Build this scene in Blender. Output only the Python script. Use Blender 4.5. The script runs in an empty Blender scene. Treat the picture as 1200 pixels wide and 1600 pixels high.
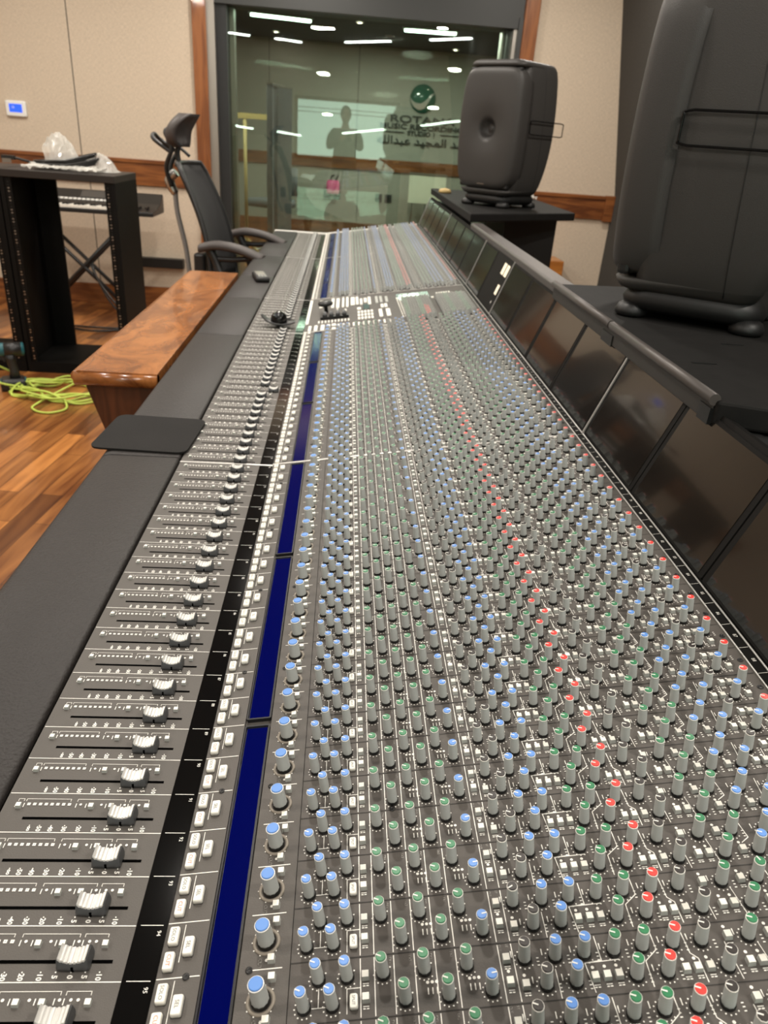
import bpy, math, random
import numpy as np
from mathutils import Vector, Matrix
random.seed(7)
S = bpy.context.scene
COL = S.collection
PI = math.pi

# ------------------------------------------------------------------ camera
EYE = 1.325
cam_d = bpy.data.cameras.new('camera')
cam = bpy.data.objects.new('camera', cam_d); COL.objects.link(cam)
Mc = Matrix(((0.9968108, -0.0397223, -0.0692118, 0), (-0.0433038, 0.4592505, -0.8872507, 0),
             (0.0670292, 0.8874182, 0.4560658, EYE), (0, 0, 0, 1)))
cam.matrix_world = Mc
cam_d.sensor_fit = 'VERTICAL'; cam_d.sensor_height = 9.8; cam_d.sensor_width = 7.35
cam_d.lens = 1139.34 / 1600 * 9.8
cam_d.clip_start = 0.02; cam_d.clip_end = 60
cam_d.dof.use_dof = True; cam_d.dof.focus_distance = 0.66; cam_d.dof.aperture_fstop = 3.2
S.camera = cam

# ------------------------------------------------------------------ world, exposure
S.view_settings.view_transform = 'Standard'; S.view_settings.look = 'None'
S.view_settings.gamma = 1; S.view_settings.use_curve_mapping = False
S.view_settings.exposure = 0.55
w = bpy.data.worlds.new('world'); S.world = w; w.use_nodes = True
w.node_tree.nodes['Background'].inputs[0].default_value = (1, .9, .8, 1)
w.node_tree.nodes['Background'].inputs[1].default_value = 0.02
LAMP_W = 17.0          # each ceiling downlight
TUBE_E = 16.0          # linear fixtures
FAR_W = 20.0

# ------------------------------------------------------------------ materials
def mat(name, col, rough=.5, metal=0., noise=None, bump=None, spec=.5, emit=None, coat=0., sub=None):
    m = bpy.data.materials.new(name); m.use_nodes = True
    nt = m.node_tree; b = nt.nodes['Principled BSDF']
    b.inputs['Base Color'].default_value = (*col, 1)
    b.inputs['Roughness'].default_value = rough; b.inputs['Metallic'].default_value = metal
    b.inputs['Specular IOR Level'].default_value = spec
    b.inputs['Coat Weight'].default_value = coat; b.inputs['Coat Roughness'].default_value = .05
    if emit:
        b.inputs['Emission Color'].default_value = (*emit[:3], 1); b.inputs['Emission Strength'].default_value = emit[3]
    tc = nt.nodes.new('ShaderNodeTexCoord')
    if noise:
        sc, amt = noise
        n = nt.nodes.new('ShaderNodeTexNoise'); n.inputs['Scale'].default_value = sc; n.inputs['Detail'].default_value = 4
        nt.links.new(tc.outputs['Object'], n.inputs['Vector'])
        mx = nt.nodes.new('ShaderNodeMix'); mx.data_type = 'RGBA'
        mx.inputs[6].default_value = (*[c * (1 - amt) for c in col], 1)
        mx.inputs[7].default_value = (*[min(1, c * (1 + amt)) for c in col], 1)
        nt.links.new(n.outputs['Fac'], mx.inputs[0]); nt.links.new(mx.outputs[2], b.inputs['Base Color'])
    if bump:
        sc, st = bump[:2]
        n = nt.nodes.new('ShaderNodeTexNoise'); n.inputs['Scale'].default_value = sc; n.inputs['Detail'].default_value = 3
        nt.links.new(tc.outputs['Object'], n.inputs['Vector'])
        bp = nt.nodes.new('ShaderNodeBump'); bp.inputs['Strength'].default_value = st; bp.inputs['Distance'].default_value = .002
        nt.links.new(n.outputs['Fac'], bp.inputs['Height']); nt.links.new(bp.outputs['Normal'], b.inputs['Normal'])
    return m

def wood(name, c1, c2, rough, axis='Y', scale=3., plank=None, burl=False, coat=.3):
    m = mat(name, c1, rough, coat=coat)
    nt = m.node_tree; b = nt.nodes['Principled BSDF']
    tc = nt.nodes.new('ShaderNodeTexCoord'); mp = nt.nodes.new('ShaderNodeMapping')
    nt.links.new(tc.outputs['Object'], mp.inputs['Vector'])
    st = {'X': (.12, 1, 1), 'Y': (1, .12, 1), 'Z': (1, 1, .12)}[axis]
    if burl: st = (1, .45, 1)
    mp.inputs['Scale'].default_value = [s * scale for s in st]
    n1 = nt.nodes.new('ShaderNodeTexNoise'); n1.inputs['Scale'].default_value = 4 if burl else 9
    n1.inputs['Detail'].default_value = 12; n1.inputs['Roughness'].default_value = .72 if burl else .5; n1.inputs['Distortion'].default_value = 1.5 if burl else 1.
    vec = mp.outputs['Vector']
    ramp = nt.nodes.new('ShaderNodeValToRGB'); ramp.color_ramp.elements[0].color = (*c2, 1); ramp.color_ramp.elements[1].color = (*c1, 1)
    ramp.color_ramp.elements[0].position = .36; ramp.color_ramp.elements[1].position = .62
    nt.links.new(vec, n1.inputs['Vector'])
    nt.links.new(n1.outputs['Fac'], ramp.inputs['Fac'])
    out = ramp.outputs['Color']
    if plank:
        mp2 = nt.nodes.new('ShaderNodeMapping'); mp2.inputs['Rotation'].default_value = (0, 0, math.radians(plank))
        nt.links.new(tc.outputs['Object'], mp2.inputs['Vector'])
        br = nt.nodes.new('ShaderNodeTexBrick'); nt.links.new(mp2.outputs['Vector'], br.inputs['Vector'])
        br.inputs['Scale'].default_value = 1; br.inputs['Brick Width'].default_value = .62; br.inputs['Row Height'].default_value = .088
        br.inputs['Mortar Size'].default_value = .0018; br.inputs['Mortar Smooth'].default_value = .2
        br.inputs['Color1'].default_value = (.42, .36, .34, 1); br.inputs['Color2'].default_value = (1.7, 1.7, 1.5, 1)
        br.inputs['Mortar'].default_value = (.25, .2, .2, 1); br.offset = .37
        mx = nt.nodes.new('ShaderNodeMix'); mx.data_type = 'RGBA'; mx.blend_type = 'MULTIPLY'; mx.inputs[0].default_value = .9
        nt.links.new(out, mx.inputs[6]); nt.links.new(br.outputs['Color'], mx.inputs[7]); out = mx.outputs[2]
        nt.links.new(mp2.outputs['Vector'], mp.inputs['Vector'])
    nt.links.new(out, b.inputs['Base Color'])
    return m

def fabric(name, col, scale=420.):
    m = mat(name, col, .92, spec=.15)
    nt = m.node_tree; b = nt.nodes['Principled BSDF']
    tc = nt.nodes.new('ShaderNodeTexCoord')
    outs = []
    for s in ((1, 1, .12), (.12, .12, 1)):
        mp = nt.nodes.new('ShaderNodeMapping'); mp.inputs['Scale'].default_value = s
        nt.links.new(tc.outputs['Object'], mp.inputs['Vector'])
        n = nt.nodes.new('ShaderNodeTexNoise'); n.inputs['Scale'].default_value = scale; n.inputs['Detail'].default_value = 1
        nt.links.new(mp.outputs['Vector'], n.inputs['Vector']); outs.append(n.outputs['Fac'])
    ad = nt.nodes.new('ShaderNodeMath'); ad.operation = 'ADD'; nt.links.new(outs[0], ad.inputs[0]); nt.links.new(outs[1], ad.inputs[1])
    r = nt.nodes.new('ShaderNodeValToRGB'); r.color_ramp.elements[0].position = .35; r.color_ramp.elements[1].position = .65
    h = nt.nodes.new('ShaderNodeMath'); h.operation = 'MULTIPLY'; h.inputs[1].default_value = .5; nt.links.new(ad.outputs[0], h.inputs[0])
    nt.links.new(h.outputs[0], r.inputs['Fac'])
    r.color_ramp.elements[0].color = (*[c * .82 for c in col], 1); r.color_ramp.elements[1].color = (*[min(1, c * 1.12) for c in col], 1)
    nt.links.new(r.outputs['Color'], b.inputs['Base Color'])
    return m

def glass_pane(name, tint, refl=1.0):
    m = bpy.data.materials.new(name); m.use_nodes = True; nt = m.node_tree; nt.nodes.clear()
    o = nt.nodes.new('ShaderNodeOutputMaterial'); t = nt.nodes.new('ShaderNodeBsdfTransparent'); g = nt.nodes.new('ShaderNodeBsdfGlossy')
    t.inputs[0].default_value = (*tint, 1); g.inputs['Roughness'].default_value = 0.0; g.inputs['Color'].default_value = (refl, refl, refl, 1)
    f = nt.nodes.new('ShaderNodeFresnel'); f.inputs[0].default_value = 1.62
    x = nt.nodes.new('ShaderNodeMixShader')
    nt.links.new(f.outputs[0], x.inputs[0]); nt.links.new(t.outputs[0], x.inputs[1]); nt.links.new(g.outputs[0], x.inputs[2])
    nt.links.new(x.outputs[0], o.inputs[0]); return m

def emis(name, col, st):
    return mat(name, (.8, .8, .8), .4, emit=(*col, st))

M = {
 'panel': mat('console_grey_metal', (.098, .089, .080), .55, noise=(60, .06), bump=(900, .12), spec=.35),
 'panel2': mat('console_channel_grey', (.088, .079, .071), .55, noise=(60, .06), bump=(900, .12), spec=.35),
 'seam': mat('dark_seam', (.02, .018, .016), .7),
 'print': mat('white_silkscreen', (.90, .88, .82), .6), 'slot': mat('slot_black', (.002, .002, .002), .9, spec=0.),
 'silver': mat('silver_trim', (.60, .58, .55), .35, .35),
 'blackgloss': mat('black_gloss_strip', (.004, .004, .004), .06, spec=.4),
 'bezel': mat('black_bezel', (.010, .010, .012), .35),
 'blue': mat('blue_backlit_screen', (.0, .0, .012), .10, spec=.3, emit=(.0, .0015, .050, 1.)),
 'knob': mat('knob_grey', (.40, .415, .40), .36, spec=.5),
 'skirt': mat('knob_black_skirt', (.008, .008, .008), .4),
 'capblue': mat('cap_blue', (.115, .28, .68), .4), 'capgreen': mat('cap_green', (.03, .20, .085), .4),
 'capred': mat('cap_red', (.80, .055, .045), .4), 'capblack': mat('cap_black', (.035, .03, .028), .4),
 'btn': mat('button_cream', (.88, .86, .78), .45), 'dish': mat('knob_dish_reflection_tan', (.24, .21, .17), .5), 'btnside': mat('button_grey_side', (.42, .43, .40), .5),  # dish: beige reflection on the knob ring painted in as its base colour
 'ink': mat('ink_dark', (.05, .05, .05), .6), 'inkred': mat('ink_red', (.80, .12, .04), .6),
 'faderbody': mat('fader_cap_dark', (.07, .072, .075), .4), 'fadertop': mat('fader_cap_silver', (.74, .73, .70), .40, .5),
 'leather': mat('armrest_leather', (.024, .0205, .019), .5, bump=(260, .5), noise=(14, .15), spec=.3),
 'rubber': mat('pad_black', (.011, .010, .0095), .8, spec=.25, noise=(9, .45), bump=(600, .5)),
 'case': mat('console_case_black', (.012, .012, .012), .5),
 'beam': mat('bridge_metal_brown', (.085, .075, .070), .42, .2, bump=(900, .1)), 'band': mat('shelf_band_dark', (.022, .020, .018), .5),
 'shelf': mat('shelf_black_oak', (.009, .0085, .008), .7, noise=(40, .35), bump=(80, .2), spec=.2),
 'screen': mat('bridge_black_glass', (.006, .0055, .005), .15, noise=(3, .4), coat=.6),
 'screenframe': mat('bridge_black_frame', (.006, .0055, .005), .6, spec=.15),
 'meter': mat('meter_face_lit', (.75, .70, .55), .5, emit=(.9, .75, .5, .45)),
 'lcd': mat('lcd_grey', (.10, .15, .14), .15, emit=(.25, .33, .30, .06)),
 'spk': mat('speaker_dark_grey', (.042, .0395, .037), .48, bump=(700, .25), spec=.35),
 'spkdark': mat('speaker_black', (.008, .008, .008), .5),
 'rod': mat('black_rod', (.01, .01, .01), .22, .6),
 'wall': fabric('wall_fabric_beige', (.62, .52, .405)),
 'walldark': fabric('wall_fabric_dark_grey', (.065, .062, .056)),
 'wallfar': fabric('far_wall_fabric', (.40, .40, .35)),
 'ceil': mat('ceiling_dark', (.10, .075, .055), .8, noise=(5, .2)),
 'ceilfar': mat('far_ceiling_dark', (.03, .032, .035), .7),
 'trimwood': wood('dado_wood', (.27, .095, .026), (.12, .036, .010), .35, 'X', 2.5),
 'framewood': wood('frame_wood', (.30, .105, .028), (.17, .052, .012), .35, 'Z', 2.5),
 'floor': wood('floor_planks', (.37, .150, .045), (.16, .052, .015), .28, 'X', 1.6, plank=-84, coat=.25),
 'burl': wood('desk_walnut_burl', (.42, .155, .042), (.15, .046, .013), .25, 'Y', 2.6, burl=True, coat=.3),
 'apron': wood('desk_dark_walnut', (.11, .034, .014), (.045, .014, .007), .35, 'Z', 4),
 'rack': mat('rack_black_laminate', (.0045, .004, .0035), .55, spec=.15, bump=(500, .1)),
 'racktop': mat('rack_top_brownblack', (.025, .020, .017), .5, spec=.3, bump=(500, .1)),
 'steel': mat('steel', (.55, .54, .52), .3, 1.),
 'plasticblk': mat('black_plastic', (.014, .014, .014), .4),
 'mesh': mat('chair_black_mesh', (.018, .018, .018), .8, bump=(400, .5)),
 'greyplastic': mat('chair_grey_tube', (.20, .19, .18), .4),
 'armpad': mat('armrest_pad', (.055, .045, .042), .55),
 'white': mat('white_plastic', (.85, .84, .80), .35),
 'keywhite': mat('key_white', (.85, .82, .74), .35),
 'bluescreen': mat('thermostat_blue', (.01, .03, .3), .3, emit=(.02, .10, .75, 1.)),
 'bluescreen2': mat('keyboard_screen', (.05, .05, .05), .2, spec=.8), 'darkframe': mat('window_dark_frame', (.035, .037, .036), .5),
 'alu': mat('brushed_aluminium', (.42, .39, .35), .35, .9),
 'glass': glass_pane('glass_clear', (.84, .89, .845)),
 'glass2': glass_pane('glass_clear_tilted', (.84, .89, .845), .9),
 'tube': emis('linear_tube', (.93, 1., .95), TUBE_E * 2.2), 'tubefar': emis('far_tube', (.80, 1., .85), 16.),
 'spot': emis('downlight_lens', (1., .86, .66), 30.),
 'windowlit': emis('lit_opening', (.68, 1.0, .80), 2.2),
 'lime': mat('lime_cable', (.50, .62, .10), .5), 'cable': mat('black_cable', (.02, .019, .018), .35),
 'teal': mat('teal_plastic', (.01, .10, .12), .45),
 'plastic': mat('clear_wrap', (.80, .78, .72), .25), 'pink': mat('pink_bag', (.85, .10, .32), .5),
 'gobo': fabric('gobo_grey', (.20, .21, .23)), 'board': mat('cream_board', (.80, .80, .66), .6),
 'logogreen': mat('logo_green', (.0, .115, .075), .15, coat=.8), 'logosilver': mat('logo_silver', (.62, .60, .56), .3, .3),
 'sign': mat('sign_letters', (.045, .05, .042), .4), 'pole': mat('tan_pole', (.50, .36, .14), .5),
 'stool': wood('orange_block_wood', (.55, .22, .04), (.34, .12, .02), .4, 'X', 3),
 'skin': mat('skin', (.42, .24, .16), .5), 'shirt': mat('dark_shirt', (.05, .05, .055), .85), 'trouser': mat('dark_trousers', (.03, .03, .04), .85),
 'lip': mat('lip', (.30, .12, .09), .5), 'hair': mat('hair_dark', (.012, .01, .008), .6),
}
# crumpled wrap: translucent film
def film():
    m = M['plastic']; b = m.node_tree.nodes['Principled BSDF']
    b.inputs['Alpha'].default_value = .48; b.inputs['Coat Weight'].default_value = .8
film()

# ------------------------------------------------------------------ mesh builder
class MB:
    def __init__(s): s.V = []; s.n = 0; s.L = []; s.T = []; s.MI = []; s.SM = []; s.mats = []
    def mi(s, m):
        if m not in s.mats: s.mats.append(m)
        return s.mats.index(m)
    def add(s, v, faces, m, smooth=False):
        v = np.asarray(v, float); s.V.append(v)
        tot = np.fromiter((len(f) for f in faces), int, len(faces))
        lo = np.fromiter((i for f in faces for i in f), int, int(tot.sum())) + s.n
        s.L.append(lo); s.T.append(tot)
        if isinstance(m, (list, tuple)): s.MI.append(np.array([s.mi(x) for x in m]))
        else: s.MI.append(np.full(len(tot), s.mi(m)))
        s.SM.append(np.full(len(tot), smooth) if not isinstance(smooth, np.ndarray) else smooth)
        s.n += len(v); return s
    def addraw(s, v, lo, tot, mi, sm):
        s.V.append(v); s.L.append(lo + s.n); s.T.append(tot); s.MI.append(mi); s.SM.append(sm); s.n += len(v)
    def stamp(s, o, mats4):
        """stamp builder o (template) with list of (origin, R3x3)"""
        v = np.concatenate(o.V); lo = np.concatenate(o.L); tot = np.concatenate(o.T); mi = np.concatenate(o.MI); sm = np.concatenate(o.SM)
        remap = np.array([s.mi(m) for m in o.mats]); mi = remap[mi]
        k = len(mats4)
        if not k: return s
        O = np.array([a for a, _ in mats4]); R = np.array([b for _, b in mats4])
        vv = np.einsum('kij,nj->kni', R, v) + O[:, None, :]
        los = (lo[None, :] + (np.arange(k) * len(v))[:, None]).ravel()
        s.addraw(vv.reshape(-1, 3), los, np.tile(tot, k), np.tile(mi, k), np.tile(sm, k)); return s
    def build(s, name, parent=None, bevel=0., seg=2):
        me = bpy.data.meshes.new(name)
        v = np.concatenate(s.V); lo = np.concatenate(s.L); tot = np.concatenate(s.T)
        me.vertices.add(len(v)); me.vertices.foreach_set('co', v.ravel())
        me.loops.add(len(lo)); me.loops.foreach_set('vertex_index', lo)
        me.polygons.add(len(tot)); st = np.concatenate([[0], np.cumsum(tot)[:-1]])
        me.polygons.foreach_set('loop_start', st)
        for m in s.mats: me.materials.append(M[m])
        me.polygons.foreach_set('material_index', np.concatenate(s.MI))
        me.polygons.foreach_set('use_smooth', np.concatenate(s.SM))
        me.update(calc_edges=True); me.validate()
        o = bpy.data.objects.new(name, me); COL.objects.link(o)
        if parent: o.parent = parent
        if bevel:
            b = o.modifiers.new('bevel', 'BEVEL'); b.width = bevel; b.segments = seg; b.limit_method = 'ANGLE'
        return o
    # ---- shapes
    def box(s, a, b, m, R=None, O=(0, 0, 0)):
        (x0, y0, z0), (x1, y1, z1) = a, b
        v = np.array([(x0, y0, z0), (x1, y0, z0), (x1, y1, z0), (x0, y1, z0), (x0, y0, z1), (x1, y0, z1), (x1, y1, z1), (x0, y1, z1)], float)
        if R is not None: v = v @ np.asarray(R).T + np.asarray(O)
        return s.add(v, [(3, 2, 1, 0), (4, 5, 6, 7), (0, 1, 5, 4), (1, 2, 6, 5), (2, 3, 7, 6), (3, 0, 4, 7)], m)
    def loft(s, rings, m, caps=True, smooth=True, closed=True):
        rings = [np.asarray(r, float) for r in rings]; n = len(rings[0]); k = len(rings); f = []
        for i in range(k - 1):
            for j in range(n if closed else n - 1):
                a = i * n + j; b = i * n + (j + 1) % n; f.append((a, b, b + n, a + n))
        ns = len(f)
        if caps: f.append(tuple(range(n))[::-1]); f.append(tuple((k - 1) * n + j for j in range(n)))
        sm = np.array([smooth] * ns + [False] * (len(f) - ns))
        return s.add(np.concatenate(rings), f, m, sm)
    def lathe(s, prof, m, n=20, smooth=True, caps=True, O=(0, 0, 0), sx=1, sy=1):
        R = []
        for r, z in prof:
            R.append([(O[0] + sx * r * math.cos(2 * PI * j / n), O[1] + sy * r * math.sin(2 * PI * j / n), O[2] + z) for j in range(n)])
        return s.loft(R, m, caps, smooth)
    def tube(s, pts, r, m, n=10, closed=False, caps=True):
        P = [Vector(p) for p in pts]; k = len(P); R = []
        rr = r if hasattr(r, '__len__') else [r] * k
        up = Vector((0, 0, 1)); prev = None
        for i in range(k):
            if closed: d = (P[(i + 1) % k] - P[i - 1])
            else: d = P[min(i + 1, k - 1)] - P[max(i - 1, 0)]
            d.normalize()
            a = prev if prev else (up if abs(d.z) < .9 else Vector((1, 0, 0)))
            x = (a - d * a.dot(d)).normalized(); y = d.cross(x); prev = x
            R.append([tuple(P[i] + (x * math.cos(2 * PI * j / n) + y * math.sin(2 * PI * j / n)) * rr[i]) for j in range(n)])
        if closed: R.append(R[0]); return s.loft(R, m, False)
        return s.loft(R, m, caps)
    def prism(s, poly, y0, y1, m, ax='xz', smooth=False):
        if ax == 'xz': A = [(p[0], y0, p[1]) for p in poly]; B = [(p[0], y1, p[1]) for p in poly]
        elif ax == 'xy': A = [(p[0], p[1], y0) for p in poly]; B = [(p[0], p[1], y1) for p in poly]
        else: A = [(y0, p[0], p[1]) for p in poly]; B = [(y1, p[0], p[1]) for p in poly]
        return s.loft([A, B], m, True, smooth)

def cat(pts, n=8, closed=False):
    P = [Vector(p) for p in pts]; out = []; k = len(P)
    rng = range(k) if closed else range(k - 1)
    for i in rng:
        p0 = P[(i - 1) % k] if closed or i > 0 else P[0]; p1 = P[i]; p2 = P[(i + 1) % k]; p3 = P[(i + 2) % k] if closed or i < k - 2 else P[-1]
        for j in range(n):
            t = j / n; out.append(.5 * ((2 * p1) + (-p0 + p2) * t + (2 * p0 - 5 * p1 + 4 * p2 - p3) * t * t + (-p0 + 3 * p1 - 3 * p2 + p3) * t ** 3))
    if not closed: out.append(P[-1])
    return out

def rrect(w, h, r, n=4, cx=0, cy=0):
    o = []
    for q, (sx, sy) in enumerate(((1, 1), (-1, 1), (-1, -1), (1, -1))):
        for j in range(n + 1):
            a = (q + j / n) * PI / 2
            o.append((cx + sx * (w / 2 - r) + r * math.cos(a), cy + sy * (h / 2 - r) + r * math.sin(a)))
    return o

def thing(name, label, cat_, loc=(0, 0, 0), rz=0, group=None):
    o = bpy.data.objects.new(name, None); COL.objects.link(o); o.location = loc; o.rotation_euler = (0, 0, rz)
    o['label'] = label; o['category'] = cat_
    if group: o['group'] = group
    o.empty_display_size = .05
    return o
def tag(o, label, cat_, group=None):
    o['label'] = label; o['category'] = cat_
    if group: o['group'] = group
    return o
def struct(o): o['kind'] = 'structure'; return o
def dup(root, parent=None):
    r = root.copy(); COL.objects.link(r)
    if parent is not None: r.parent = parent
    for ch in list(root.children): dup(ch, r)
    return r

# ---- text templates
_tc = {}
def text_mb(body, size, m, align='CENTER', bold=0., ext=0.):
    key = (body, size, m, align, bold, ext)
    if key in _tc: return _tc[key]
    cu = bpy.data.curves.new('txt', 'FONT'); cu.body = body; cu.size = size; cu.align_x = align; cu.align_y = 'CENTER'
    cu.resolution_u = 2 if size < .02 else 4; cu.offset = bold; cu.extrude = ext
    ob = bpy.data.objects.new('txt', cu); COL.objects.link(ob)
    bpy.context.view_layer.update()
    dg = bpy.context.evaluated_depsgraph_get(); me = bpy.data.meshes.new_from_object(ob.evaluated_get(dg))
    b = MB()
    if len(me.vertices):
        b.add(np.array([v.co[:] for v in me.vertices]), [tuple(p.vertices) for p in me.polygons], m)
    bpy.data.objects.remove(ob); bpy.data.curves.remove(cu); bpy.data.meshes.remove(me)
    _tc[key] = b; return b

# ------------------------------------------------------------------ ROOM SHELL
YW = 6.05; CZ = 2.75; XL = -4.2; YB = -3.5
RX = 2.07
b = MB().box((XL - .1, YB - .1, -.05), (3.2, YW + .35, 0), 'floor'); struct(b.build('floor'))
b = MB().box((XL - .1, YB - .1, CZ), (3.2, YW + .3, CZ + .05), 'ceil'); struct(b.build('ceiling'))
WX0, WX1, WZ0, WZ1 = -1.10, 1.29, .16, 2.10    # wood frame outer of the control-room window
b = MB()
b.box((XL, YW, 0), (WX0, YW + .22, CZ), 'wall'); b.box((WX1, YW, 0), (RX + .3, YW + .22, CZ), 'wall')
b.box((WX0, YW, WZ1 + .2), (WX1, YW + .22, CZ), 'wall'); b.box((WX0, YW, 0), (WX1, YW + .22, WZ0), 'wall')
for x in (-1.945, -3.2): b.box((x - .003, YW - .001, 1.06), (x + .003, YW + .001, CZ), 'seam')
for x in (-1.905,): b.box((x - .003, YW - .001, .14), (x + .003, YW + .001, .88), 'seam')
struct(b.build('wall_front'))
b = MB().box((XL - .1, YB, 0), (XL, YW, CZ), 'wall'); struct(b.build('wall_left'))
b = MB().box((XL, YB - .1, 0), (RX + .3, YB, CZ), 'wall'); struct(b.build('wall_back'))
b = MB().prism([(RX, 0), (RX, 1.05), (RX - .285, CZ), (RX + .3, CZ), (RX + .3, 0)], YB, YW, 'walldark'); struct(b.build('wall_right'))
b = MB()
b.box((XL, YW - .022, .885), (WX0, YW, 1.055), 'trimwood'); b.box((XL, YW - .032, 1.035), (WX0, YW, 1.062), 'trimwood')
struct(b.build('trim_1', bevel=.003))
b = MB(); b.box((WX1, YW - .022, .865), (RX - .07, YW, 1.03), 'trimwood'); b.box((WX1, YW - .032, 1.01), (RX - .07, YW, 1.036), 'trimwood')
b.box((RX - .07, YW - .04, .855), (RX, YW, 1.04), 'trimwood'); struct(b.build('trim_2', bevel=.003))
b = MB(); b.box((XL, YW - .018, 0), (WX0, YW, .15), 'trimwood'); struct(b.build('baseboard_front', bevel=.003))
b = MB(); b.box((WX1, YW - .018, 0), (RX, YW, .15), 'trimwood'); struct(b.build('baseboard_right', bevel=.003))

# window to the studio
win = MB()
for x0, x1 in ((WX0, WX0 + .095), (WX1 - .10, WX1)): win.box((x0, YW - .03, WZ0), (x1, YW + .05, WZ1 + .27), 'framewood')
win.box((WX0 + .095, YW - .03, WZ1 + .18), (WX1 - .10, YW + .05, WZ1 + .27), 'framewood')
win = struct(win.build('window_1', bevel=.004))
b = MB()
x0, x1 = WX0 + .095, WX1 - .10
for xa, xb, ya, yb, m in ((x0, x0 + .055, .0, .09, 'alu'), (x0 + .055, x0 + .13, .05, .24, 'darkframe'), (x0 + .13, x0 + .16, .20, .30, 'alu'),
                          (x1 - .03, x1, .0, .1, 'darkframe'), (x1 - .055, x1 - .03, .04, .2, 'alu'), (x1 - .085, x1 - .055, .1, .26, 'darkframe'), (x1 - .105, x1 - .085, .2, .3, 'alu')):
    b.box((xa, YW + ya, WZ0), (xb, YW + yb, WZ1 + .03), m)
for j in range(6): b.box((x0 + .06 + j * .012, YW + .046, WZ0), (x0 + .065 + j * .012, YW + .052, WZ1 - .0), 'bezel')
b.box((x0, YW + .02, WZ1 - .035), (x1, YW + .30, WZ1 + .20), 'darkframe'); b.box((x0, YW + .0, WZ0), (x1, YW + .30, WZ0 + .05), 'darkframe')
b.build('window_frame', win)
MB().box((x0 + .055, YW + .092, WZ0 + .05), (x1 - .03, YW + .098, WZ1), 'glass').build('window_pane', win)
a = math.radians(4.5); P = MB()
RT = Matrix.Rotation(-a, 3, 'X')
zc = 1.3
P.box((x0 + .13, -.003, -1.1), (x1 - .09, .003, .78), 'glass2', R=np.array(RT), O=(0, YW + .2, zc)); P.build('window_pane', win)

# ------------------------------------------------------------------ far studio
FY = 10.5; FZ = 2.30
b = MB().box((-4, YW + .35, -.05), (5, FY + .1, 0), 'floor'); struct(b.build('floor_studio'))
b = MB().box((-4, YW + .3, FZ), (5, FY + .1, FZ + .05), 'ceilfar'); struct(b.build('ceiling_studio'))
b = MB().box((-4, FY, 0), (5, FY + .1, FZ), 'wallfar')
for x in (-.75, .15, 1.05): b.box((x - .004, FY - .002, .28), (x + .004, FY + .001, .93), 'seam')
for x in (-1.0, .1): b.box((x - .004, FY - .002, 1.07), (x + .004, FY + .001, FZ), 'seam')
struct(b.build('wall_studio_back'))
b = MB().box((-4.1, YW + .3, 0), (-4, FY, FZ), 'wallfar'); struct(b.build('wall_studio_left'))
b = MB().box((5, YW + .3, 0), (5.1, FY, FZ), 'wallfar'); struct(b.build('wall_studio_right'))
b = MB().box((-4, FY - .03, .93), (5, FY, 1.07), 'trimwood'); struct(b.build('trim_3', bevel=.003))
b = MB().box((-4, FY - .03, 0), (5, FY, .28), 'trimwood'); struct(b.build('baseboard_studio', bevel=.003))
b = MB().box((-4, YW + .225, 0), (WX0, YW + .3, FZ), 'wallfar').box((WX1, YW + .225, 0), (5, YW + .3, FZ), 'wallfar'); struct(b.build('wall_studio_front'))

# far tubes and spots (studio ceiling)
def far_tube(p, q, lab):
    t = thing('linear_light', lab, 'ceiling light', (0, 0, 0), 0, None)
    P, Q = Vector(p), Vector(q); d = (Q - P).normalized(); nrm = Vector((-d.y, d.x, 0))
    R = np.array([d, nrm, Vector((0, 0, 1))]).T; L = (Q - P).length
    MB().box((-.02, -.04, .0), (L + .02, .04, .03), 'alu', R=R, O=P).build('housing', t)
    MB().box((0, -.028, -.018), (L, .028, .0), 'tubefar', R=R, O=P).build('diffuser', t)
far_tube((-.945, 8.168, 2.262), (-.40, 8.296, 2.262), 'left linear tube light on the dark ceiling of the studio behind the glass')
far_tube((.50, 8.35, 2.262), (.994, 8.31, 2.262), 'right linear tube light on the dark studio ceiling above the round green logo')
def downlight(x, y, z, lab, grp, r=.045, power=None, group=True):
    t = thing('ceiling_downlight', lab, 'ceiling light', (x, y, z), 0, grp)
    MB().lathe([(r * 1.25, 0), (r * 1.25, -.006), (r, -.008), (r, .0)], 'alu', 20, caps=False).build('ring', t)
    MB().lathe([(r, -.003), (r * .5, -.006), (.001, -.006)], 'spot', 20, caps=False).build('lens', t)
    if power:
        l = bpy.data.lights.new('lamp', 'AREA'); l.shape = 'DISK'; l.size = .16; l.energy = power; l.color = (1, .93, .84)
        lo = bpy.data.objects.new('lamp', l); COL.objects.link(lo); lo.parent = t; lo.location = (0, 0, -.02)
    return t
for i, (x, y, lb) in enumerate([(-.856, 9.8, 'small round spotlight on the studio ceiling below the left tube light'), (.066, 8.446, 'small round spotlight on the studio ceiling between the two tube lights'),
                (1.22, 10.1, 'small round spotlight on the studio ceiling under the right tube light, near the speaker')]):
    downlight(x, y, FZ - .002, lb, 'spotlights in the studio ceiling', .035)
for x, y in ((-1.2, 8.0), (.6, 7.6), (.4, 9.3), (2.2, 8.8)):
    l = bpy.data.lights.new('studio_lamp', 'AREA'); l.shape = 'DISK'; l.size = .3; l.energy = FAR_W; l.color = (1, .97, .90)
    t = thing('ceiling_downlight', 'recessed downlight lighting the studio behind the glass', 'ceiling light', (x, y, FZ - .002), 0, 'spotlights in the studio ceiling')
    MB().lathe([(.05, 0), (.05, -.006), (.04, -.008), (.04, 0)], 'alu', 16, caps=False).build('ring', t)
    lo = bpy.data.objects.new('lamp', l); COL.objects.link(lo); lo.parent = t; lo.location = (0, 0, -.02)

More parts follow.
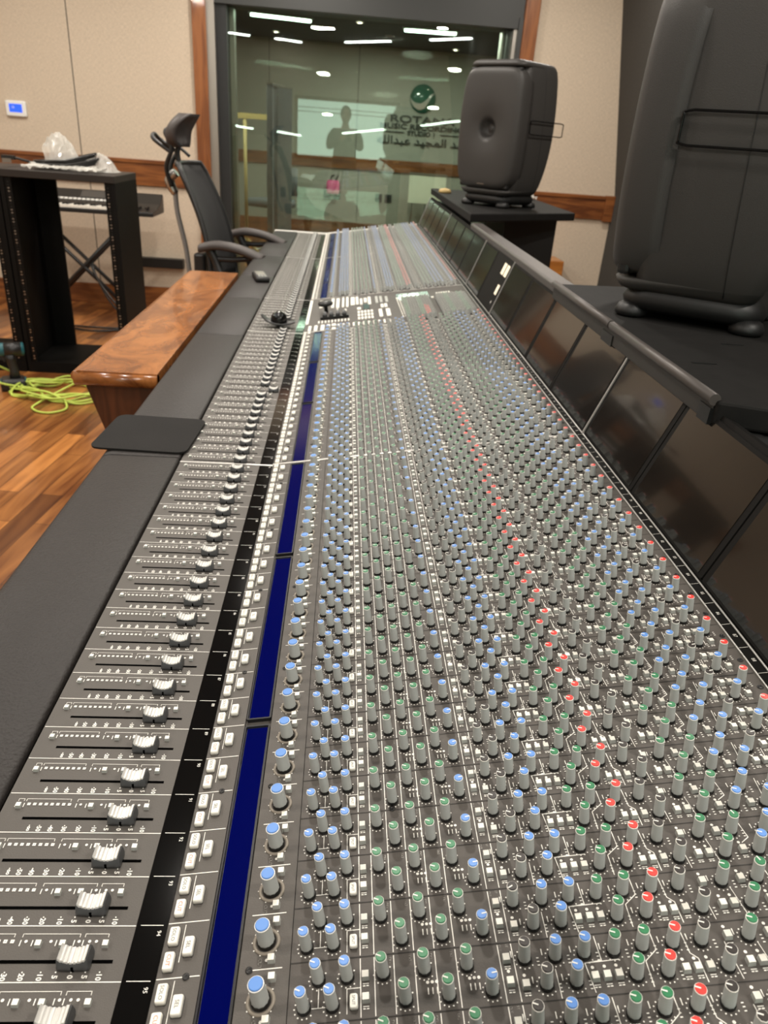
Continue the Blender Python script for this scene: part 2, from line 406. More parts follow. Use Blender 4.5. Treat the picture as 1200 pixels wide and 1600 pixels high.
# ------------------------------------------------------------------ control room lights
rows = [(-2.0, .6), (-2.0, 2.6), (-2.0, 4.6), (-.35, -.9), (-.35, 1.7), (-.35, 3.6), (-.35, 5.2), (1.25, .2), (1.25, 2.4), (1.25, 4.8), (-3.3, 3.6)]
for i, (x, y) in enumerate(rows):
    where = 'the left side of the room' if x < -1 else ('the console' if x < 1 else 'the speakers')
    downlight(x, y, CZ - .002, f'recessed round warm downlight in the dark ceiling over {where}', f'ceiling downlights over {where}', .055, LAMP_W)
for p, q, lb in (((-2.09, -2.53), (-1.767, -2.713), 'leftmost of the four linear lights seen reflected in the window'), ((-1.33, -2.82), (-.904, -3.08), 'second linear light from the left in the window reflection'),
             ((-.1, -2.503), (.616, -1.794), 'third linear light from the left in the window reflection, below the lit opening'), ((1.231, -1.191), (1.766, -.57), 'rightmost linear light in the window reflection, across the sign lettering')):
    t = thing('linear_light', lb, 'ceiling light')
    P, Q = Vector((*p, CZ)), Vector((*q, CZ)); d = (Q - P).normalized(); nrm = Vector((-d.y, d.x, 0)); L = (Q - P).length
    R = np.array([d, nrm, Vector((0, 0, 1))]).T
    MB().box((-.02, -.05, -.02), (L + .02, .05, 0), 'alu', R=R, O=P).build('housing', t)
    MB().box((0, -.035, -.035), (L, .035, -.02), 'tube', R=R, O=P).build('diffuser', t)
# lit window behind the photographer (seen mirrored in the glass)
b = MB(); b.box((-1.03, YB, .86), (.95, YB + .03, .92), 'framewood').box((-1.03, YB, 1.86), (.95, YB + .03, 1.92), 'framewood').box((-1.03, YB, .92), (-.97, YB + .03, 1.86), 'framewood').box((.89, YB, .92), (.95, YB + .03, 1.86), 'framewood')
w2 = struct(b.build('window_2'))
b = MB().box((-.97, YB + .003, .92), (.89, YB + .012, 1.86), 'windowlit'); b.build('window_pane', w2)
b = MB()
for j in range(2): b.box((-.97, YB + .013, 1.66 + j * .07), (.89, YB + .022, 1.672 + j * .07), 'alu')
b.build('window_slat', w2)

# ------------------------------------------------------------------ THE CONSOLE
Y0 = .21746; KP = .0385; ZF = .8175      # channel pitch, fader plane height
BR = np.array([-.1053, .8196]); TH = math.radians(8.997)
TS = np.array([math.cos(TH), math.sin(TH)]); TN = np.array([-TS[1], TS[0]])
RC = np.array([[TS[0], 0, TN[0]], [0, 1, 0], [TS[1], 0, TN[1]]])
def CP(s, k, h=0.): p = BR + TS * s + TN * h; return np.array([p[0], Y0 + KP * k, p[1]])
def FP(x, k, h=0.): return np.array([x, Y0 + KP * k, ZF + h])
RF = np.eye(3)
SEG = [0, 24, 48, 60, 84, 108]
CH = [k for k in range(108) if not 48 <= k < 60]
console = thing('mixing_console', 'long grey large-format mixing console with rows of knobs and faders, running away to the window', 'mixing console')

def cell(s, k): return (CP(s, k), RC)
# text frame: reading direction is towards the camera (-Y), up is +s
def tframe(R): return np.array([-R[:, 1], R[:, 0], R[:, 2]]).T
def quad(o, p0, p1, p2, p3, m): o.add([p0, p1, p2, p3], [(0, 1, 2, 3)], m)
def cline(o, pts, w, m='print', h=.00025, F=CP, sc=1.):
    """polyline strip on a plane: pts (s,k)"""
    for (a, ka), (c, kc) in zip(pts[:-1], pts[1:]):
        d = np.array([c - a, (kc - ka) * KP]); L = np.hypot(*d)
        if L == 0: continue
        d /= L; nn = np.array([-d[1], d[0]]) * w / 2; e = d * w * .3
        q = [(a - e[0] + nn[0], ka * KP - e[1] + nn[1]), (c + e[0] + nn[0], kc * KP + e[1] + nn[1]), (c + e[0] - nn[0], kc * KP + e[1] - nn[1]), (a - e[0] - nn[0], ka * KP - e[1] - nn[1])]
        quad(o, *[F(s_, y_ / KP, h) for s_, y_ in q[::-1]], m)
dot = MB().add([(.00055 * math.cos(2 * PI * j / 6), .00055 * math.sin(2 * PI * j / 6), .0003) for j in range(6)], [tuple(range(6))], 'print')
dotb = MB().add([(.0011 * math.cos(2 * PI * j / 8), .0011 * math.sin(2 * PI * j / 8), .0003) for j in range(8)], [tuple(range(8))], 'print')
def rect_t(w, h, m='print', z=.0003): return MB().add([(-w / 2, -h / 2, z), (w / 2, -h / 2, z), (w / 2, h / 2, z), (-w / 2, h / 2, z)], [(0, 1, 2, 3)], m)
def tickring(r, n=11):
    o = MB(); o.stamp(dot, [(np.array([r * math.sin(a), -r * math.cos(a) * 1, 0]), np.eye(3)) for a in [(.12 + .76 * j / (n - 1)) * 2 * PI + PI / 2 for j in range(n)]]); return o

# (s mm, k phase, colour, pointer angle)
LEFT = 2.75
KN = [(100.5, .24, 'b'), (109.2, .67, 'b'), (118.6, .24, 'b'), (127.9, .67, 'b'),
      (151.4, .67, 'g'), (164.9, .22, 'g'), (178.3, .67, 'g'), (192.2, .22, 'g'), (205.8, .67, 'g'), (219.5, .23, 'bR'),
      (243.3, .69, 'k'), (253.8, .24, 'k'), (263.2, .68, 'b'), (272.5, .24, 'b'), (281.9, .68, 'b'),
      (301.1, .68, 'g'), (310.5, .25, 'g'), (319.9, .70, 'g'), (330.1, .25, 'r'), (339.7, .70, 'r'),
      (358.3, .70, 'k'), (368.0, .25, 'k'), (389.1, .71, 'g'), (401.2, .25, 'g'), (413.8, .71, 'g'),
      (425.6, .26, 'b'), (438.2, .69, 'b'), (450.5, .26, 'b'), (463.0, .67, 'kR'), (481.0, .25, 'b'), (494.5, .68, 'r')]
BT = [(78.5, .02), (77.8, .62 - .9 + .99), (139.9, .66), (139.9, .30), (231.7, .71), (231.7, .33), (241.1, .26), (284.9, .28), (292.5, .28), (299.9, .28),
      (342.1, .27), (349.5, .27), (357.3, .27), (376.4, .74), (382.9, .29), (390.5, .29), (403.0, .73), (415.3, .30), (439.9, .30),
      (463.3, .31), (471.1, .31), (477.6, .73), (484.8, .73), (494.3, .29)]
BT[0] = (77.0, .10); BT[1] = (78.5, .78)

# --- knob templates (local: z up out of panel)
def knob_body(n=20, flute=True, sc=1., hh=.0188):
    o = MB(); o.lathe([(.0046 * sc, 0), (.0047 * sc, .0012), (.0044 * sc, .0026)], 'skirt', n, caps=False)
    rings = []
    for r, z in ((.00425, .0026), (.0041, .0032), (.0037, hh - .0006), (.0035, hh)):
        rings.append([((r * sc * (1 - (.05 if flute and j % 2 else 0))) * math.cos(2 * PI * j / n), (r * sc * (1 - (.05 if flute and j % 2 else 0))) * math.sin(2 * PI * j / n), z) for j in range(n)])
    o.loft(rings, 'knob', True, True); return o
def knob_cap(m, ang, sc=1., hh=.0188, n=16, pointer=True, seg=True):
    o = MB(); o.lathe([(.0037 * sc, hh - .0004), (.0037 * sc, hh + .0003)], 'print', n, caps=seg)
    o.lathe([(.0033 * sc, hh + .0003), (.0033 * sc, hh + .0008), (.0029 * sc, hh + .0011)], m, n, caps=True)
    if pointer:
        R = np.array([[math.cos(ang), -math.sin(ang), 0], [math.sin(ang), math.cos(ang), 0], [0, 0, 1]])
        o.box((-.0001, -.00038 * sc, hh + .0011), (.0034 * sc, .00038 * sc, hh + .00135), 'print', R=R, O=(0, 0, 0))
    return o
CAPM = {'b': 'capblue', 'g': 'capgreen', 'r': 'capred', 'k': 'capblack'}
KNAME = {'b': 'blue_knob', 'g': 'green_knob', 'r': 'red_knob', 'k': 'black_knob'}
def btn_t(w=.0050, d=.0050, h=.0040, top='btn', side='btnside', tip=.86):
    o = MB(); a, c = w / 2, d / 2
    v = [(-a, -c, 0), (a, -c, 0), (a, c, 0), (-a, c, 0)] + [(x * tip, y * tip, h) for x, y in ((-a, -c), (a, -c), (a, c), (-a, c))]
    o.add(v, [(4, 5, 6, 7), (0, 1, 5, 4), (1, 2, 6, 5), (2, 3, 7, 6), (3, 0, 4, 7)], [top, side, side, side, side]); return o
def pad_t(w, d, h, m='btn', text=None, tm='ink', ts=.0030, r=.0012):
    """rounded lit-look push cap, bevelled top"""
    o = MB(); A = rrect(w, d, r, 3); B = rrect(w * .97, d * .97, r, 3); Cc = rrect(w * .86, d * .9, r * .8, 3)
    o.loft([[(x, y, 0) for x, y in A], [(x, y, h * .75) for x, y in B], [(x, y, h) for x, y in Cc]], m, True, True)
    base = rrect(w * 1.08, d * 1.04, r, 3); o.add([(x, y, .0004) for x, y in base], [tuple(range(len(base)))], 'bezel')
    if text:
        t = text_mb(text, ts, tm); o.stamp(t, [(np.array([0, 0, h + .0001]), tframe(np.eye(3)))])
    return o

# camera depth for picking the parts that show largest
camR = np.array([[.9968108, -.0433038, .0670292], [-.0397223, .4592505, .8874182], [.0692118, .8872507, -.4560658]])
def proj(P):
    d = camR @ (np.asarray(P) - np.array([0, 0, EYE])); return (600 + 1139.34 * d[0] / d[2], 800 - 1139.34 * d[1] / d[2], d[2])
def visible(P, mg=14):
    u, v, z = proj(P); return z > 0 and -mg < u < 1200 + mg and -mg < v < 1600 + mg

def place_many(name, items, maker_body, maker_cap=None, lim=100, low=None, parent=console):
    """items: (origin, R, key). The `lim` that show largest become parts, the rest one stuff part."""
    items = sorted(items, key=lambda i: (not visible(i[0]), proj(i[0])[2]))
    proto = {}
    for o_, R_, key in items[:lim]:
        if key not in proto:
            ob = maker_body(key).build(name, parent)
            cp_ = maker_cap(key).build('cap', ob) if maker_cap else None
            proto[key] = ob
        else:
            ob = dup(proto[key], parent)
        m4 = Matrix(((*R_[0], o_[0]), (*R_[1], o_[1]), (*R_[2], o_[2]), (0, 0, 0, 1)))
        ob.matrix_local = m4
    rest = {}
    for o_, R_, key in items[lim:]: rest.setdefault(key, []).append((o_, R_))
    if rest:
        st = MB()
        for key, L in rest.items(): st.stamp(low(key), L)
        ob = st.build(name, parent); ob['kind'] = 'stuff'

# ---- channel plates with silk-screen
TR = {nm: text_mb(nm, sz, 'print') for nm, sz in (('CUT', .0034), ('FX1', .0024), ('FX2', .0024), ('FX3', .0024), ('FX4', .0024), ('ON', .0020), ('PRE', .0020), ('CUE', .0022), ('ST', .0022), ('PAN', .0022), ('IN', .0020))}
ring = tickring(.0062)
ringb = tickring(.0098, 9)
scale_txt = [('∞', -.2322), ('50', -.2244), ('40', -.2153), ('30', -.2048), ('20', -.1935), ('10', -.1815), ('5', -.1718), ('0', -.1619), ('5', -.1526), ('10', -.1433)]
mk = rect_t(.0016, .0007)      # tiny mark
mk2 = rect_t(.0007, .0042)
for si in range(5):
    ka, kb = SEG[si], SEG[si + 1]; g = .06
    centre = si == 2
    # fader panel
    o = MB(); o.box((-.2600, Y0 + KP * (ka + g), ZF - .012), (-.1275, Y0 + KP * (kb - g), ZF), 'panel')
    p3 = MB(); p3.box((-.1272, Y0 + KP * (ka + g), ZF - .012), (-.1056, Y0 + KP * (kb - g), ZF + .0006), 'blackgloss')
    for k in range(ka, kb):
        cline(o, [(-.259, k + .95), (-.1278, k + .95)], .0007, F=FP)
        cline(p3, [(-.124, k + .95), (-.1085, k + .95)], .0005, F=lambda s, kk, h: FP(s, kk, h + .0007))
        if k in CH:
            nch = 96 - k if k < 48 else 108 - k
            p3.stamp(text_mb(f'{nch}', .0042, 'print'), [(FP(-.1105, k + .80, .0009), tframe(RF))])
        # slot
        o.box((-.2405, Y0 + KP * (k + .270), ZF + .0001), (-.1368, Y0 + KP * (k + .330), ZF + .0003), 'slot')
        if k in CH or True:
            for tx, x in scale_txt:
                o.stamp(text_mb(tx, .0050, 'print', bold=.00016), [(FP(x, k + .035, .0004), tframe(RF))])
                o.stamp(dot, [(FP(x, k + .115, .0001), RF)])
            o.stamp(rect_t(.0025, .0025), [(FP(-.2405 + j * .00464, k + .66, .0001), RF) for j in range(8)])
            o.stamp(rect_t(.0008, .0008, 'btnside', .0005), [(FP(-.2405 + j * .00464, k + .66, .0001), RF) for j in range(8)])
            o.stamp(dotb, [(FP(x, k + .66, .0001), RF) for x in (-.1989, -.1822, -.1633, -.1562, -.1516)])
            for xa, xb in ((-.2436, -.2079), (-.2024, -.1637), (-.1602, -.1444), (-.2500, -.2455)):
                cline(o, [(xa, k + .74), (xa, k + .80), (xb, k + .80), (xb, k + .74)], .0004, F=FP)
            o.stamp(mk2, [(FP(x, k + .63, .0001), RF) for x in (-.2443, -.2024, -.1945, -.1785, -.1665, -.1605, -.2508)])
    o.build('fader_panel', console); p3.build('scribble_strip', console)
    # channel panel (tilted)
    o = MB()
    def strip(s0, s1, m, k0=None, k1=None, h0=-.012, h1=0.):
        k0 = ka + g if k0 is None else k0; k1 = kb - g if k1 is None else k1
        L = (k1 - k0) * KP
        o.box((0, 0, h0), (s1 - s0, L, h1), m, R=RC, O=CP(s0, k0))
    strip(.0005, .0305, 'panel'); strip(.0556, .0896, 'panel'); strip(.0902, .5135, 'panel2'); strip(.0896, .0902, 'seam', h1=-.0015)
    strip(.0305, .0556, 'panel', h1=-.004)
    if centre: strip(.0305, .0556, 'panel')
    strip(.5135, .5150, 'panel2', h1=.0); strip(.5150, .5290, 'screenframe', h1=-.001)
    for k in range(ka, kb):
        for s0, s1 in ((.0905, .5125),): cline(o, [(s0, k + .0), (s1, k + .0)], .0007 if k % 8 else .0012, 'seam', F=CP)
        if k in CH:
            cline(o, [(.001, k + .95), (.0295, k + .95)], .0007); cline(o, [(.0605, k + .95), (.0844, k + .95)], .0007)
            cline(o, [(.0135, k + .22), (.0135, k + .90)], .0005)
            for s in (.1365, .1457, .1586, .1722, .1858, .1994, .2275, .2364): cline(o, [(s, k + .03), (s, k + .97)], .0006)
            cline(o, [(.1095, k + .53), (.1095, k + .23)], .0005); cline(o, [(.1055, k + .23), (.1175, k + .23)], .0005)
            cline(o, [(.1277, k + .10), (.1277, k + .49), (.1364, k + .49)], .0005)
            cline(o, [(.3281, k + .97), (.3284, k + .64), (.3194, k + .47), (.3191, k + .06)], .0006)
            cline(o, [(.3478, k + .94), (.3486, k + .53), (.3525, k + .43), (.3528, k + .05)], .0006)
            cline(o, [(.4221, k + .97), (.4241, k + .56), (.4178, k + .46)], .0006)
            cline(o, [(.2615, k + .48), (.2614, k + .02)], .0005)
            cline(o, [(.2914, k + .96), (.2919, k + .55), (.2810, k + .53), (.2828, k + .06)], .0006); cline(o, [(.2810, k + .53), (.3031, k + .54)], .0006)
            cline(o, [(.4537, k + .9), (.4527, k + .57), (.4507, k + .09)], .0006)
            cline(o, [(.4740, k + .66), (.4722, k + .05)], .0005); cline(o, [(.3730, k + .66), (.3745, k + .05)], .0005)
            cline(o, [(.3935, k + .60), (.3965, k + .05)], .0005); cline(o, [(.4885, k + .55), (.4880, k + .2)], .0005)
            o.stamp(ring, [(CP(s / 1000, k + f), RC) for s, f, c in KN]); o.stamp(ringb, [(CP(.0724, k + .43), RC)])
            o.stamp(dotb, [(CP(s / 1000, k + f + .17), RC) for s, f in BT[6:]] + [(CP(.0735, k + .10), RC), (CP(.2317, k + .52), RC)])
            for s in (.1590, .1860):
                o.stamp(dotb, [(CP(s + .0205 + j * .0029, k + .47 - .0), RC) for j in range(3)])
                o.stamp(mk2, [(CP(s + .0205 + j * .0029, k + .33), RC) for j in range(3)])
            o.stamp(TR['CUT'], [(CP(.0690, k + .06), tframe(RC))])
            for q, s in enumerate((.1560, .1693, .1830, .1965)): o.stamp(TR[f'FX{4-q}'], [(CP(s, k + .90), tframe(RC))])
            o.stamp(TR['CUE'], [(CP(.2290, k + .93), tframe(RC))]); o.stamp(TR['ST'], [(CP(.2335, k + .95), tframe(RC))])
            # small printed legends beside knobs and keys
            rr = random.Random(5)
            L1 = []; L2 = []
            for s, f, c in KN[10:]:
                L1 += [(CP(s / 1000 + .0085, k + f + .02 * q - .06, .0001), RC) for q in (-3, 0, 3)]
                L2 += [(CP(s / 1000 - .0080, k + f + .1, .0001), RC), (CP(s / 1000 + .0052, k + f + .23, .0001), RC)]
            for s, f in BT[2:]:
                L1 += [(CP(s / 1000 + q * .0011, k + f - .115, .0001), RC) for q in (-1, 0, 1)]
                L1 += [(CP(s / 1000 + q * .0011, k + f - .150, .0001), RC) for q in (-1, 1)]
            o.stamp(mk, L1); o.stamp(mk2, L2)
            # label numbers on the ledge by the meter bridge, screws
            nch = 96 - k if k < 48 else 108 - k
            o.stamp(text_mb(f'{nch}', .0050, 'print'), [(CP(.5225, k + .5, -.0008), tframe(RC))])
            cline(o, [(.5165, k), (.5285, k)], .0005, h=-.0008)
            o.stamp(MB().lathe([(.0028, .0002), (.0028, .0006), (.0016, .0006), (.0014, -.0002)], 'skirt', 10), [(CP(.5093, k + .5), RC)])
        if k % 4 == 1 and k in CH:
            scr = MB().lathe([(.0024, .0002), (.0024, .0008), (.0011, .0008), (.001, .0003)], 'skirt', 10)
            o.stamp(scr, [(CP(.0205, k + .95), RC), (CP(.0625, k + .95), RC), (CP(.164, k + .03), RC)][: (2 if k % 8 == 1 else 3)])
    o.build('channel_panel', console)
    # bright joint between buckets
    if ka:
        o = MB(); o.box((-.2600, Y0 + KP * (ka - g), ZF - .012), (-.1056, Y0 + KP * (ka + g), ZF + .0012), 'silver')
        o.box((0, 0, -.012), (.5135, 2 * g * KP, .0014), 'silver', R=RC, O=CP(.0005, ka - g)); o.build('joint_strip', console)

# blue channel displays, one per eight channels
for k0 in [0, 8, 16, 24, 32, 40, 60, 68, 76, 84, 92, 100]:
    e0 = .12 if k0 % 24 == 0 or k0 == 60 else .06
    o = MB(); L = 7.80 * KP
    o.loft([[(x, y, -.0035) for x, y in rrect(.0232, L - .001, .0015, 3, .0125, L / 2)], [(x, y, .0006) for x, y in rrect(.0236, L, .0018, 3, .0125, L / 2)],
            [(x, y, .0006) for x, y in rrect(.0208, L - .0035, .0012, 3, .0125, L / 2)], [(x, y, -.0012) for x, y in rrect(.0200, L - .0045, .001, 3, .0125, L / 2)]], 'bezel', True, False)
    ob = o.build('channel_display', console); ob.matrix_local = Matrix.Translation(CP(.0305, k0 + .10)) @ Matrix(RC).to_4x4()
    q = MB().add([(.0030, .0028, -.0011), (.0220, .0028, -.0011), (.0220, L - .0028, -.0011), (.0030, L - .0028, -.0011)], [(0, 1, 2, 3)], 'blue')
    q.build('display_glass', ob)

# knobs
rng = random.Random(3)
groups = {}
for k in CH:
    for s, f, c in KN:
        ang = 2.75 if len(c) == 1 else .12
        if len(c) == 1:
            r_ = rng.random(); ang = 2.72 if r_ < .97 else (1.9 if r_ < .985 else 3.6)
        groups.setdefault(c[0], []).append((CP(s / 1000, k + f), RC, (c[0], ang)))
# centre section knobs continue on the right
for j in range(12 * 2):
    for q in range(14):
        s = .300 + .0142 * q + (.0071 if j % 2 else 0); k = 48.4 + j * .33
        c = 'r' if q in (4,) and j < 9 else 'k' if q % 3 else 'g'
        if k < 55.2 and not (.38 < s < .40): groups[c].append((CP(s, k), RC, (c, 2.72)))
for c, L in groups.items():
    place_many(KNAME[c], L, lambda key: knob_body(), lambda key: knob_cap(CAPM[key[0]], key[1]), 100,
               low=lambda key: (lambda t: t.stamp(knob_body(10, False), [(np.zeros(3), np.eye(3))]).stamp(knob_cap(CAPM[key[0]], key[1], n=8), [(np.zeros(3), np.eye(3))]))(MB()))
# level knobs (larger, plain blue cap, dished ring)
def lk_body(key):
    o = knob_body(24, True, 1.42, .0185)
    o.lathe([(.0096, .0002), (.0094, .0010), (.0078, .0012), (.0072, .0002)], 'dish', 24, caps=False); return o
def lk_cap(key):
    o = MB(); o.lathe([(.0053, .0181), (.0053, .0189)], 'print', 20); o.lathe([(.0047, .0189), (.0047, .0195), (.0042, .0199)], 'capblue', 20); return o
place_many('level_knob', [(CP(.0724, k + .43), RC, 0) for k in CH], lk_body, lk_cap, 100, low=lk_body)
# buttons
place_many('push_button', [(CP(s / 1000, k + f), RC, 0) for k in CH for s, f in BT], lambda k: btn_t(), None, 100, low=lambda k: btn_t())
place_many('split_button', [(CP(.1322, k + .26), RC, 0) for k in CH], lambda k: pad_t(.0052, .0090, .0034, 'btn', 'SPLIT', ts=.0026), None, 100)
place_many('solo_button', [(CP(.0073, k + .67), RC, 0) for k in CH], lambda k: pad_t(.0070, .0125, .0042, 'btn', 'SOLO', ts=.0036), None, 100)
place_many('cut_button', [(CP(.0073, k + .21), RC, 0) for k in CH], lambda k: pad_t(.0070, .0125, .0042, 'btn', 'CUT', 'inkred', ts=.0040), None, 100)
place_many('select_button', [(CP(.0190, k + .46), RC, 0) for k in CH], lambda k: pad_t(.0070, .0130, .0042, 'btn', 'SEL', ts=.0038), None, 100)
FB = (-.2478, -.1898, -.1735, -.1447)
place_many('fader_button', [(FP(x, k + .60), RF, 0) for k in range(108) for x in FB], lambda k: btn_t(.0044, .0044, .0030), None, 100, low=lambda k: btn_t(.0044, .0044, .0030))
# faders
def fader_body(key):
    o = MB(); W, D = .0104, .0070; N = 16; R = []
    for i in range(N + 1):
        x = -W + 2 * W * i / N; e = x / W; zt = .0076 + .0040 * e * e; dd = D * (1 - .10 * abs(e) ** 6)
        xx = x * 1.0
        R.append([(xx * 1.02, -dd, .0008), (xx * 1.02, -dd * 1.02, .0034), (xx * .96, -dd * .86, zt - .0010), (xx * .94, -dd * .78, zt - .0004), (xx * .94, dd * .78, zt - .0004), (xx * .96, dd * .86, zt - .0010), (xx * 1.02, dd * 1.02, .0034), (xx * 1.02, dd, .0008)])
    o.loft(R, 'faderbody', True, True)
    o.box((-.0016, -.0009, 0), (.0016, .0009, .001), 'faderbody'); o.box((-.0008, -D * 1.06, .001), (.0008, -D * .95, .0050), 'slot'); return o
def fader_top(key):
    o = MB(); N = 42; W = .0092; v = []; f = []
    for i in range(N + 1):
        x = -W + 2 * W * i / N; z = .0078 + .0042 * (x / W) ** 2 + (.0005, .0005, .0002, -.0004, -.0004, .0002)[i % 6]
        d = .0059
        v += [(x, -d, z - .0012), (x, -d * .90, z), (x, d * .90, z), (x, d, z - .0012)]
    for i in range(N):
        for j in range(3): a = i * 4 + j; f.append((a, a + 4, a + 5, a + 1))
    o.add(v, f, 'fadertop', False); return o
fk = []
for k in range(108):
    x = -.1612
    if k == 34: x = -.1400
    if 49 <= k < 52 : continue
    fk.append((FP(x + rng.uniform(-.0004, .0004), k + .30), RF, 0))
place_many('fader_knob', fk, fader_body, lambda k: fader_top(k), 100, low=lambda k: MB().stamp(fader_body(0), [(np.zeros(3), np.eye(3))]).stamp(fader_top(0), [(np.zeros(3), np.eye(3))]))
for ob in console.children:
    if ob.name.startswith('fader_knob'):
        for ch in ob.children: ch.name = 'grip'

# centre section keys
def ctr(name, boxes, h=.004, m='btn'):
    for s0, s1, k0, k1 in boxes:
        o = pad_t((s1 - s0) / 1000, (k1 - k0) * KP, h, m, r=.0014)
        ob = o.build(name, console); ob.matrix_local = Matrix.Translation(CP((s0 + s1) / 2000, (k0 + k1) / 2)) @ Matrix(RC).to_4x4()
ctr('control_key', [(35, 45, 56, 58.9), (73, 83, 55.6, 59.4), (89, 100, 55.4, 59.3), (108, 115.5, 55.5, 59.4), (121, 129.5, 55.4, 59.4), (136, 150, 55.9, 59.1), (153, 162, 56, 59.1),
      (166, 174.5, 55.8, 58.1), (179, 189, 56.5, 58.2), (192, 202, 55.6, 58.6), (221, 232, 50.6, 53.3), (243, 256, 50.6, 53.2), (230, 239, 53.8, 55.0), (241, 251, 53.8, 55.1)])
ctr('control_key', [(13, 22, 48.1, 49.7), (30, 40, 48.1, 49.7), (49, 60, 48.0, 49.7), (66, 76, 48.0, 49.7), (80, 93, 49.1, 49.7), (81, 93, 48.0, 48.5), (1.5, 11, 50.5, 59.5)])
ctr('marking_key', [(216, 225, 55.8, 58.6), (230, 239, 55.9, 58.5), (248, 257, 55.8, 58.2)], .003, 'btnside')
ctr('keypad_key', [(157 + 10 * i, 164 + 10 * i, kk, kk + .75) for i in range(5) for kk in (50.4, 51.5, 52.6)] + [(156, 168, 53.9, 54.7)], .003)
ctr('function_key', [(97 + 14.8 * i, 103 + 14.8 * i, 48.5, 49.6) for i in range(11)], .003)
ctr('small_key', [(39 + 9.8 * i, 43.5 + 9.8 * i, 50.4, 51.1) for i in range(10)] + [(91, 97, 54.7, 55.05), (91, 97, 53.6, 54.1), (116, 123, 53.9, 54.6)], .003)
ctr('utility_key', [(283 + .5 * i + 7.5 * j, 287 + .5 * i + 7.5 * j, 56.6 - .75 * i, 57.0 - .75 * i) for i in range(10) for j in range(2)], .003)
ctr('monitor_key', [(415 + 8 * i, 420 + 8 * i, 57.2, 57.6) for i in range(6)] + [(380 + 14 * i, 388 + 14 * i, 55.7, 56.1) for i in range(8)], .003)
for nm, (s0, s1, k0, k1), mm in (('small_display', (175, 196, 54, 55.9), 'lcd'), ('master_display', (285, 392, 55.9, 58.6), 'lcd')):
    o = MB(); L = (k1 - k0) * KP; W = (s1 - s0) / 1000
    o.box((0, 0, 0), (W, L, .0012), 'bezel', R=RC, O=CP(s0 / 1000, k0)); o.box((.002, .002, .0012), (W - .002, L - .002, .0015), mm, R=RC, O=CP(s0 / 1000, k0)); o.build(nm, console)
o = MB(); o.box((0, 0, 0), (.085, .035, .008), 'skirt', R=RC, O=CP(.045, 51.6))
for i in range(4): o.loft([[(x, y, .008) for x, y in rrect(.014, .028, .004, 3, .014 + i * .0195, .017)], [(x, y, .018) for x, y in rrect(.009, .020, .003, 3, .014 + i * .0195, .017)]], 'faderbody')
v = o.V[-1]
o2 = MB(); o2.box((0, 0, 0), (.085, .035, .008), 'skirt')
for i in range(4): o2.loft([[(x, y, .008) for x, y in rrect(.014, .028, .004, 3, .014 + i * .0195, .017)], [(x, y, .019) for x, y in rrect(.009, .020, .003, 3, .014 + i * .0195, .017)]], 'faderbody')
ob = o2.build('transport_block', console); ob.matrix_local = Matrix.Translation(CP(.045, 51.6)) @ Matrix(RC).to_4x4()
o2 = MB().lathe([(.006, 0), (.006, .018), (.022, .022), (.024, .028), (.020, .033), (.008, .035)], 'skirt', 24)
ob = o2.build('jog_wheel', console); ob.matrix_local = Matrix.Translation(CP(.060, 54.3)) @ Matrix(RC).to_4x4()

# leather armrest, one upholstered length per bucket
prof = [(-.2632, .812), (-.2640, .8182), (-.268, .8200), (-.380, .8200), (-.390, .8175), (-.3965, .811), (-.3985, .802), (-.396, .780), (-.385, .762), (-.2632, .760)]
for ka, kb in ((-2, 24.35), (24.35, 46.3), (46.3, 59.5), (59.5, 70.5), (70.5, 84), (84, 108.3)):
    o = MB(); o.prism(prof, Y0 + KP * ka + .0008, Y0 + KP * kb - .0008, 'leather', smooth=False); ob = o.build('leather_armrest', console, bevel=.0022)
    ob.data.polygons.foreach_set('use_smooth', [True] * len(ob.data.polygons))
# casing under the panels
o = MB(); ya, yb = Y0 - .03, Y0 + KP * 108.05
o.prism([(-.36, .762), (-.262, .804), (-.106, .8045), (.395, .880), (.415, .893), (.49, 1.03), (.53, 1.03), (.53, .12), (.20, .12), (-.02, .62), (-.30, .68)], ya, yb, 'case'); o.build('casing', console)
o = MB(); o.prism([(-.399, .80), (-.39, .823), (-.1053, .8225), (.404, .9035), (.409, .893), (.41, .5), (0, .55), (-.30, .66), (-.385, .75)], yb, yb + .022, 'print'); o.build('end_trim', console)
for y in (.25, 1.6, 2.9, 4.2):
    MB().box((-.02, y, 0), (.50, y + .08, .14), 'case').build('foot', console)
